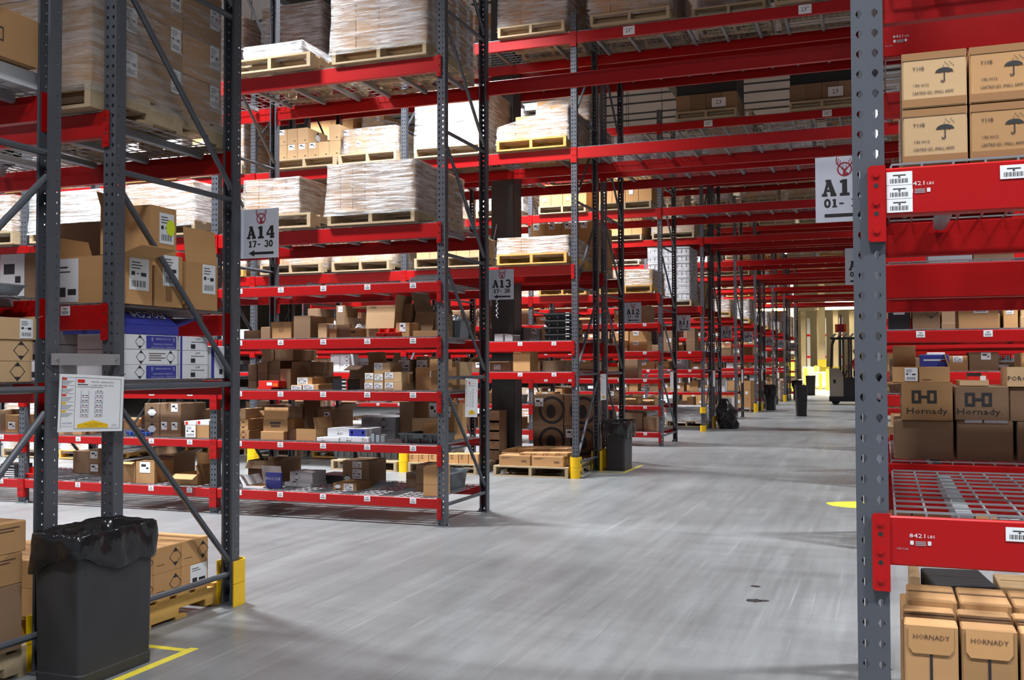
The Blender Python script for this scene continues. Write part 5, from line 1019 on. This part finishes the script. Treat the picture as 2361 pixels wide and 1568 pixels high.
# ---------------------------------------------------------------- bins
from mathutils import noise as NZ
def rrect(w, d, r, n=6):
    o = []
    for cx, cy, a in ((1, -1, -90), (1, 1, 0), (-1, 1, 90), (-1, -1, 180)): o += [(cx*(w/2-r)+r*math.cos(math.radians(a+90*i/n)), cy*(d/2-r)+r*math.sin(math.radians(a+90*i/n))) for i in range(n+1)]
    return o
def resample(l, n):
    P = [Vector(p) for p in l]; P.append(P[0]); S_ = [0]
    for a, c in zip(P, P[1:]): S_.append(S_[-1]+(c-a).length)
    o = []
    for i in range(n):
        t = S_[-1]*i/n; k = max(j for j in range(len(S_)-1) if S_[j] <= t); o.append(P[k].lerp(P[k+1], (t-S_[k])/max(1e-9, S_[k+1]-S_[k])))
    return o
def slim_bin(x, y, label, rot=0, w=.28, d=.56, h=.74, liner=True, seed=0, drop=.17, puff=.02, taper=.86):
    r = ob('waste_bin', None, None, (x, y, 0), (0, 0, rot)); tag(r, label, 'bin')
    b = MB(); L_ = []
    for s_, z in ((taper, 0), (taper+.01, .05), (taper*.985, .055), (.965, h-.06), (1, h-.058), (1, h), (.95, h), (.93, h-.05), (taper*.95, .02)): L_.append([(px*s_, py*s_, z) for px, py in rrect(w, d, .035)])
    n = len(L_[0]); b.add([p for l in L_ for p in l], [(k*n+i, k*n+(i+1) % n, (k+1)*n+(i+1) % n, (k+1)*n+i) for k in range(len(L_)-1) for i in range(n)]+[tuple(range(n))[::-1], tuple(range(8*n, 9*n))], 'binp')
    ob('bin_body', b.mesh('bin_body'), r)
    if liner:
        b = MB(); n = 110; base = resample(rrect(w, d, .04), n); rings = []
        prof = [(.80, -.16), (.88, -.05), (.94, .0), (1.0, .016), (1.04, .006), (1.06, -.03), (1.07, -.07), (1.075, -.11), (1.07, -.14), (1.05, -.165)]
        for j, (s_, dz) in enumerate(prof):
            row = []
            for i, p in enumerate(base):
                u = i/n*6.283; q = Vector((math.cos(u)*2.2+seed, math.sin(u)*2.2, dz*9)); k = NZ.noise(q*1.3)*.6+NZ.noise(q*3.1)*.4
                hang = drop*(1+.55*NZ.noise(Vector((math.cos(u)*1.7+seed*3, math.sin(u)*1.7, 4)))); z = dz*(hang/.165 if dz < 0 and j > 3 else 1); out = (puff+.026*k)*(1 if j > 2 else .5)
                nrm = Vector((p.x/(w/2), p.y/(d/2))); nrm = nrm.normalized() if nrm.length > 0 else nrm
                row.append((p.x*s_+nrm.x*out, p.y*s_+nrm.y*out, h+.004+z+(.014*k if j in (2, 3, 4) else 0)))
            rings.append(row)
        b.add([p for l in rings for p in l], [(k*n+i, k*n+(i+1) % n, (k+1)*n+(i+1) % n, (k+1)*n+i) for k in range(len(rings)-1) for i in range(n)], 'bag'); ob('bin_liner', b.mesh('bin_liner', True), r)
    return r
slim_bin(-3.495, 3.795, 'large black lined waste bin in the left foreground', 0, .29, .50, .665, True, 1.3, .15, .004, .94)
slim_bin(-3.46, 13.66, 'black lined bin beside the yellow guards of the A12 rack', 0, .29, .50, .66, True, 5.2, .20, .04, .92)
slim_bin(-2.20, 29.6, 'tall grey bin without a liner standing out in the aisle', .2, .33, .40, .88, False, taper=.80)
slim_bin(-3.42, 33.4, 'black lined bin at the end of the A08 rack', 0, .30, .5, .80, True, 9.1, .3, .04, .9); slim_bin(-3.40, 43.6, 'distant black lined bin at the end of the A06 rack', 0, .3, .5, .8, True, 2.7, .25, .05, .9); slim_bin(-3.3, 50.5, 'farthest black bin in front of the yellow column', 0, .45, .5, .95, False)
b = MB(); n = 26; rings = []
for k in range(14):
    t = k/13; rr_ = .30*(math.sin(math.pi*min(1, .12+t*.72))**.7)*(1-.55*t) if k else .2; row = []
    for i in range(n):
        a = 2*math.pi*i/n; q = NZ.noise(Vector((math.cos(a)*2, math.sin(a)*2, t*4)))*.09; row.append(((rr_+q*(1-t*.5))*math.cos(a)*1.05-.12*t, (rr_+q)*math.sin(a), .68*t))
    rings.append(row)
b.add([p for l in rings for p in l], [(k*n+i, k*n+(i+1) % n, (k+1)*n+(i+1) % n, (k+1)*n+i) for k in range(13) for i in range(n)]+[tuple(range(n))[::-1], tuple(range(13*n, 14*n))], 'bag')
tag(ob('rubbish_bag', b.mesh('rubbish_bag', True), None, (-3.33, 23.30, 0)), 'full black rubbish bag slumped against the posts of the A10 rack', 'rubbish bag')
# ---------------------------------------------------------------- floor marks
def fl(pts, m, name, label, cat, h=.0012):
    b = MB(); b.prism(pts, 0, h, m, 'z'); tag(ob(name, b.mesh(name)), label, cat)
fl([(-3.325, 3.3), (-3.275, 3.3), (-3.275, 4.275), (-3.325, 4.275)], 'yellowp', 'floor_tape', 'long yellow floor tape strip beside the near black bin', 'floor tape'); fl([(-3.62, 4.205), (-3.327, 4.205), (-3.327, 4.25), (-3.62, 4.25)], 'yellowp', 'floor_tape', 'short yellow floor tape strip behind the near black bin', 'floor tape')
fl([(-3.30, 13.25), (-3.26, 13.25), (-3.26, 14.3), (-3.30, 14.3)], 'yellowp', 'floor_tape', 'yellow floor tape beside the bin at the A12 rack', 'floor tape'); fl([(-3.66, 13.20), (-3.26, 13.20), (-3.26, 13.245), (-3.66, 13.245)], 'yellowp', 'floor_tape', 'yellow floor tape in front of the bin at the A12 rack', 'floor tape')
fl([(-.28+.29*math.cos(a)*(1+.06*math.sin(5*a)), 10.93+.24*math.sin(a)*(1+.05*math.cos(4*a))) for a in [2*math.pi*i/26 for i in range(26)]], 'yellowp', 'floor_decal', 'worn yellow round decal on the aisle floor', 'floor marking')
rs = random.Random(3)
def blob(cx, cy, a, c, label): fl([(cx+a*math.cos(t)*(1+.35*rs.uniform(-1, 1)), cy+c*math.sin(t)*(1+.35*rs.uniform(-1, 1))) for t in [2*math.pi*i/14 for i in range(14)]], 'oil', 'oil_spot', label, 'stain')
blob(-.752, 6.28, .045, .045, 'larger dark oil spot on the aisle floor'); blob(-.70, 6.30, .03, .02, 'small oil smear beside the larger oil spot'); blob(-.799, 6.69, .03, .03, 'smaller dark oil spot beyond the larger one')
# ---------------------------------------------------------------- building column in the flue of the A12 racks
def steel_column(x0, x1, y0, y1, label, guard_h=0, m='colm'):
    b = MB(); t = .03; b.box(x0, x1, y0, y0+t, 0, CEIL-.01, m); b.box(x0, x1, y1-t, y1, 0, CEIL-.01, m); b.box(x1-t, x1, y0+t, y1-t, 0, CEIL-.01, 'steel' if m == 'colm' else m); b.box(x0, x0+t, y0+t, y1-t, 0, CEIL-.01, m); b.box(x0-.05, x1+.05, y0-.005, y1+.005, 0, .02, m)
    o = ob('building_column', b.mesh('building_column')); tag(o, label, 'column')
    if guard_h: g = MB(); g.box(x0-.08, x1+.08, y0-.08, y1+.08, 0, guard_h, 'yellowp'); ob('column_guard', g.mesh('column_guard'), o)
steel_column(-5.27, -4.93, 13.44, 13.77, 'dark square building column between the two halves of the A12 rack')
for x, y, w in ((-4.9, 57, .30), (-6.1, 70, .4), (-4.6, 80, .45)): steel_column(x, x+w, y, y+w, 'pale building column with yellow guard, %s one beyond the racks' % ('nearest', 'middle', 'farthest')[(57, 70, 80).index(y)], 1.9, 'zincs' if y < 60 else 'cream')
# ---------------------------------------------------------------- end of the hall
for i, (x, y, h) in enumerate(((-4.2, 60, 1.3), (-3.5, 62, .95), (-3.0, 60, 1.2), (-4.0, 66, 1.4))):
    b = MB(); b.tube((0, 0, 0), (0, 0, h), .085, 'yellowp', 14); b.tube((0, 0, h), (0, 0, h+.04), .085, 'yellowp', 14, .03); tag(ob('bollard', b.mesh('bollard'), None, (x, y, 0)), 'yellow steel bollard, %s from left at the end of the hall' % ('first', 'third', 'fourth', 'second')[i], 'bollard')
b = MB(); b.box(0, 1.6, -.04, .04, 1.05, 1.35, 'yellowp'); [b.box(q, q+.12, -.06, .06, 0, 1.4, 'yellowp') for q in (0, .75, 1.48)]; tag(ob('safety_barrier', b.mesh('safety_barrier'), None, (-4.1, 72, 0)), 'low yellow safety barrier at the end of the hall', 'barrier')
load(-3.7, 64, 0, 1.1, 1.0, .9, 2, 2, 2, 'white', 'white wrapped load standing among the yellow bollards', wrap='wrapl', single=False); load(-4.9, 75, 0, 1.1, 1.0, 1.2, 3, 3, 3, 'kraft2', 'pale load on the floor beyond the bollards', wrap='wrapl', single=False)
for i in range(8):
    x = -9.5+1.35*i; b = MB(); b.box(0, .42, 0, .3, 0, 6.2, 'cream'); b.box(.5, .78, .05, .25, 0, 5.6, 'white'); b.box(.5, .78, .04, .05, 2.1, 2.3, 'redp'); b.box(.5, .78, .04, .05, 4.0, 4.2, 'redp')
    tag(ob('dock_post', b.mesh('dock_post'), None, (x, 92, 0)), 'cream dock post with white panel at the far end, %s from left' % ORD[i], 'post')
b = MB(); b.box(-12, 8, 90, 90.4, 6.2, 7.4, 'cream'); struct(ob('trim_90', b.mesh('trim_90')))
for i, (x, y) in enumerate(((-5.2, 104), (-2.2, 96), (-3.4, 106), (-.6, 100))):
    b = MB(); b.box(-1.1, 1.1, -.3, .3, -.05, 0, 'lampw'); b.box(-1.15, 1.15, -.34, .34, 0, .1, 'white'); [b.tube((q, 0, .1), (q, 0, CEIL-LZ-.066), .01, 'blackm', 5) for q in (-1, 1)]; tag(ob('warm_strip_lamp', b.mesh('warm_strip_lamp'), None, (x, y, LZ+.06)), 'warm lit ceiling lamp far down the hall, %s' % ('leftmost', 'nearest', 'farthest', 'rightmost')[i], 'ceiling lamp')
# ---------------------------------------------------------------- reach truck and its driver
def truck():
    r = ob('reach_truck', None, None, (-1.88, 38.6, 0)); tag(r, 'grey and black stand-up reach truck parked across the far aisle', 'forklift')
    b = MB(); b.prism([(.02, .28), (.50, .28), (.50, 1.02), (.44, 1.22), (.30, 1.33), (.02, 1.33)][::-1], 0, 1.0, 'beige', 'y'); b.box(.15, .24, -.004, 0, .78, .92, 'blackm'); ob('battery_cover', b.mesh('battery_cover'), r)
    b = MB(); b.box(0, 1.75, -.02, 1.05, .12, .30, 'blackm'); b.box(.50, .82, .0, 1.0, .28, 1.0, 'black'); b.box(.82, 1.5, .0, .05, .28, .98, 'black'); b.box(.82, 1.5, .95, 1.0, .28, .98, 'black'); b.box(1.5, 1.75, 0, 1.0, .28, 1.15, 'black'); ob('chassis', b.mesh('chassis'), r)
    b = MB(); 
    for x in (.22, 1.5):
        for y in (.08, .92): b.tube((x, y-.06, .14), (x, y+.06, .14), .14, 'blackm', 16)
    ob('wheels', b.mesh('wheels'), r)
    b = MB(); 
    for x in (.36, .46, .66, .74): b.box(x, x+.055, .12, .22, .3, 2.45, 'dgrey'); b.box(x, x+.055, .78, .88, .3, 2.45, 'dgrey')
    b.box(.34, .82, .12, .88, 2.40, 2.46, 'blackm'); b.box(.36, .8, .12, .88, .9, .96, 'blackm'); ob('mast', b.mesh('mast'), r)
    b = MB(); b.box(.05, 1.7, .0, .04, 2.40, 2.46, 'blackm'); b.box(.05, 1.7, .96, 1.0, 2.40, 2.46, 'blackm')
    for i in range(8): x = .08+.21*i; b.prism([(x, 2.46), (x+.04, 2.46), (x+.16, 2.60), (x+.12, 2.60)], .0, 1.0, 'zincs', 'y')
    ob('overhead_guard', b.mesh('overhead_guard'), r)
    b = MB(); 
    for y in (.03, .97): b.tube((.06, y, 1.33), (.10, y, 2.2), .025, 'blackm', 8); b.tube((.10, y, 2.2), (.18, y, 2.44), .025, 'blackm', 8); b.tube((1.66, y, 1.1), (1.66, y, 2.44), .025, 'blackm', 8)
    ob('guard_post', b.mesh('guard_post'), r)
    b = MB(); b.tube((.52, .35, 1.0), (.62, .30, 1.22), .02, 'black', 8); b.tube((.60, .22, 1.22), (.66, .42, 1.24), .025, 'black', 8); ob('control_handle', b.mesh('control_handle'), r)
    b = MB(); b.box(.22, .62, .25, .75, 2.66, 2.95, 'orangep'); b.box(.30, .54, .245, .25, 2.66, 2.95, 'logored'); b.box(.36, .42, .45, .55, 2.46, 2.66, 'dgrey'); b.box(.38, .46, .4, .6, 2.95, 3.3, 'zincs'); ob('raised_carriage', b.mesh('raised_carriage'), r)
truck()
def skin(name, joints, edges, m, parent=None, lv=1, root=0):
    me = bpy.data.meshes.new(name); me.from_pydata([j[:3] for j in joints], edges, []); me.materials.append(M[m]); o = ob(name, me, parent)
    o.modifiers.new('s', 'SKIN'); sv = me.skin_vertices[0].data
    for i, j in enumerate(joints): sv[i].radius = (j[3], j[3] if len(j) < 5 else j[4]); sv[i].use_root = (i == root)
    sb = o.modifiers.new('u', 'SUBSURF'); sb.levels = lv; sb.render_levels = lv; return o
def driver():
    # joints relative to the pelvis top; facing -X (towards the mast)
    B = (-.90, 39.0, .305)
    r = ob('person', None, None, B); tag(r, 'person in a red shirt driving the reach truck, arm on the controls', 'person')
    J = [(0, 0, .92, .12, .14), (-.02, 0, 1.12, .11, .15), (-.03, 0, 1.32, .11, .17), (-.03, 0, 1.44, .06), (-.05, 0, 1.54, .055), (-.07, 0, 1.64, .095, .08), (-.06, 0, 1.73, .08, .075),
         (-.03, -.18, 1.38, .055), (-.20, -.24, 1.14, .042), (-.42, -.20, 1.10, .034), (-.49, -.19, 1.10, .028), (-.03, .18, 1.38, .055), (-.12, .25, 1.12, .042), (-.36, .22, 1.06, .034), (-.43, .21, 1.06, .028),
         (0, -.10, .84, .09), (-.03, -.11, .46, .06), (.02, -.11, .08, .042), (-.12, -.11, .03, .035), (0, .10, .84, .09), (-.03, .11, .46, .06), (.02, .11, .08, .042), (-.12, .11, .03, .035)]
    E_ = [(0, 1), (1, 2), (2, 3), (3, 4), (4, 5), (5, 6), (2, 7), (7, 8), (8, 9), (9, 10), (2, 11), (11, 12), (12, 13), (13, 14), (0, 15), (15, 16), (16, 17), (17, 18), (0, 19), (19, 20), (20, 21), (21, 22)]
    skin('body', J, E_, 'skin', r, 2)
    k = 1.14
    def sub(ids, grow, last=None):
        idx = {a: i for i, a in enumerate(ids)}; js = [tuple(J[a][:3])+tuple(v*grow+.008 for v in J[a][3:]) for a in ids]; return js, [(idx[a], idx[c]) for a, c in E_ if a in idx and c in idx]
    js, es = sub([0, 1, 2, 7, 8, 11, 12], k); skin('shirt', js, es, 'cloth_red', r, 2); js, es = sub([0, 15, 16, 17, 19, 20, 21], 1.1); skin('trousers', js, es, 'denim', r, 2)
    for sy in (-.11, .11): skin('shoe', [(.04, sy, .045, .045), (-.10, sy, .04, .042), (-.17, sy, .035, .03)], [(0, 1), (1, 2)], 'blackm', r, 1)
    skin('hair', [(-.03, 0, 1.70, .10, .088), (-.05, 0, 1.76, .085, .08)], [(0, 1)], 'hair', r, 2)
    b = MB(); b.tube((-.165, 0, 1.645), (-.185, 0, 1.62), .012, 'skin', 6); 
    for q in (-.03, .03): b.box(-.160, -.150, q-.008, q+.008, 1.655, 1.665, 'blackm')
    b.box(-.158, -.148, -.02, .02, 1.59, 1.596, 'logored')
    for q in (-.088, .088): b.box(-.08, -.04, q-.006, q+.006, 1.62, 1.68, 'skin')
    ob('face', b.mesh('face'), r)
    for hx, hy, hz in ((-.50, -.19, 1.10), (-.44, .21, 1.06)):
        for i, ln in enumerate((.075, .085, .08, .062)): y = hy-.027+.018*i; skin('finger', [(hx-.02, y, hz, .009), (hx-.02-ln*.5, y, hz-.008, .008), (hx-.02-ln*.75, y, hz-.035, .007)], [(0, 1), (1, 2)], 'skin', r, 1)
        skin('thumb', [(hx+.005, hy+.03, hz, .011), (hx-.03, hy+.05, hz-.012, .009), (hx-.055, hy+.045, hz-.03, .008)], [(0, 1), (1, 2)], 'skin', r, 1)
driver()
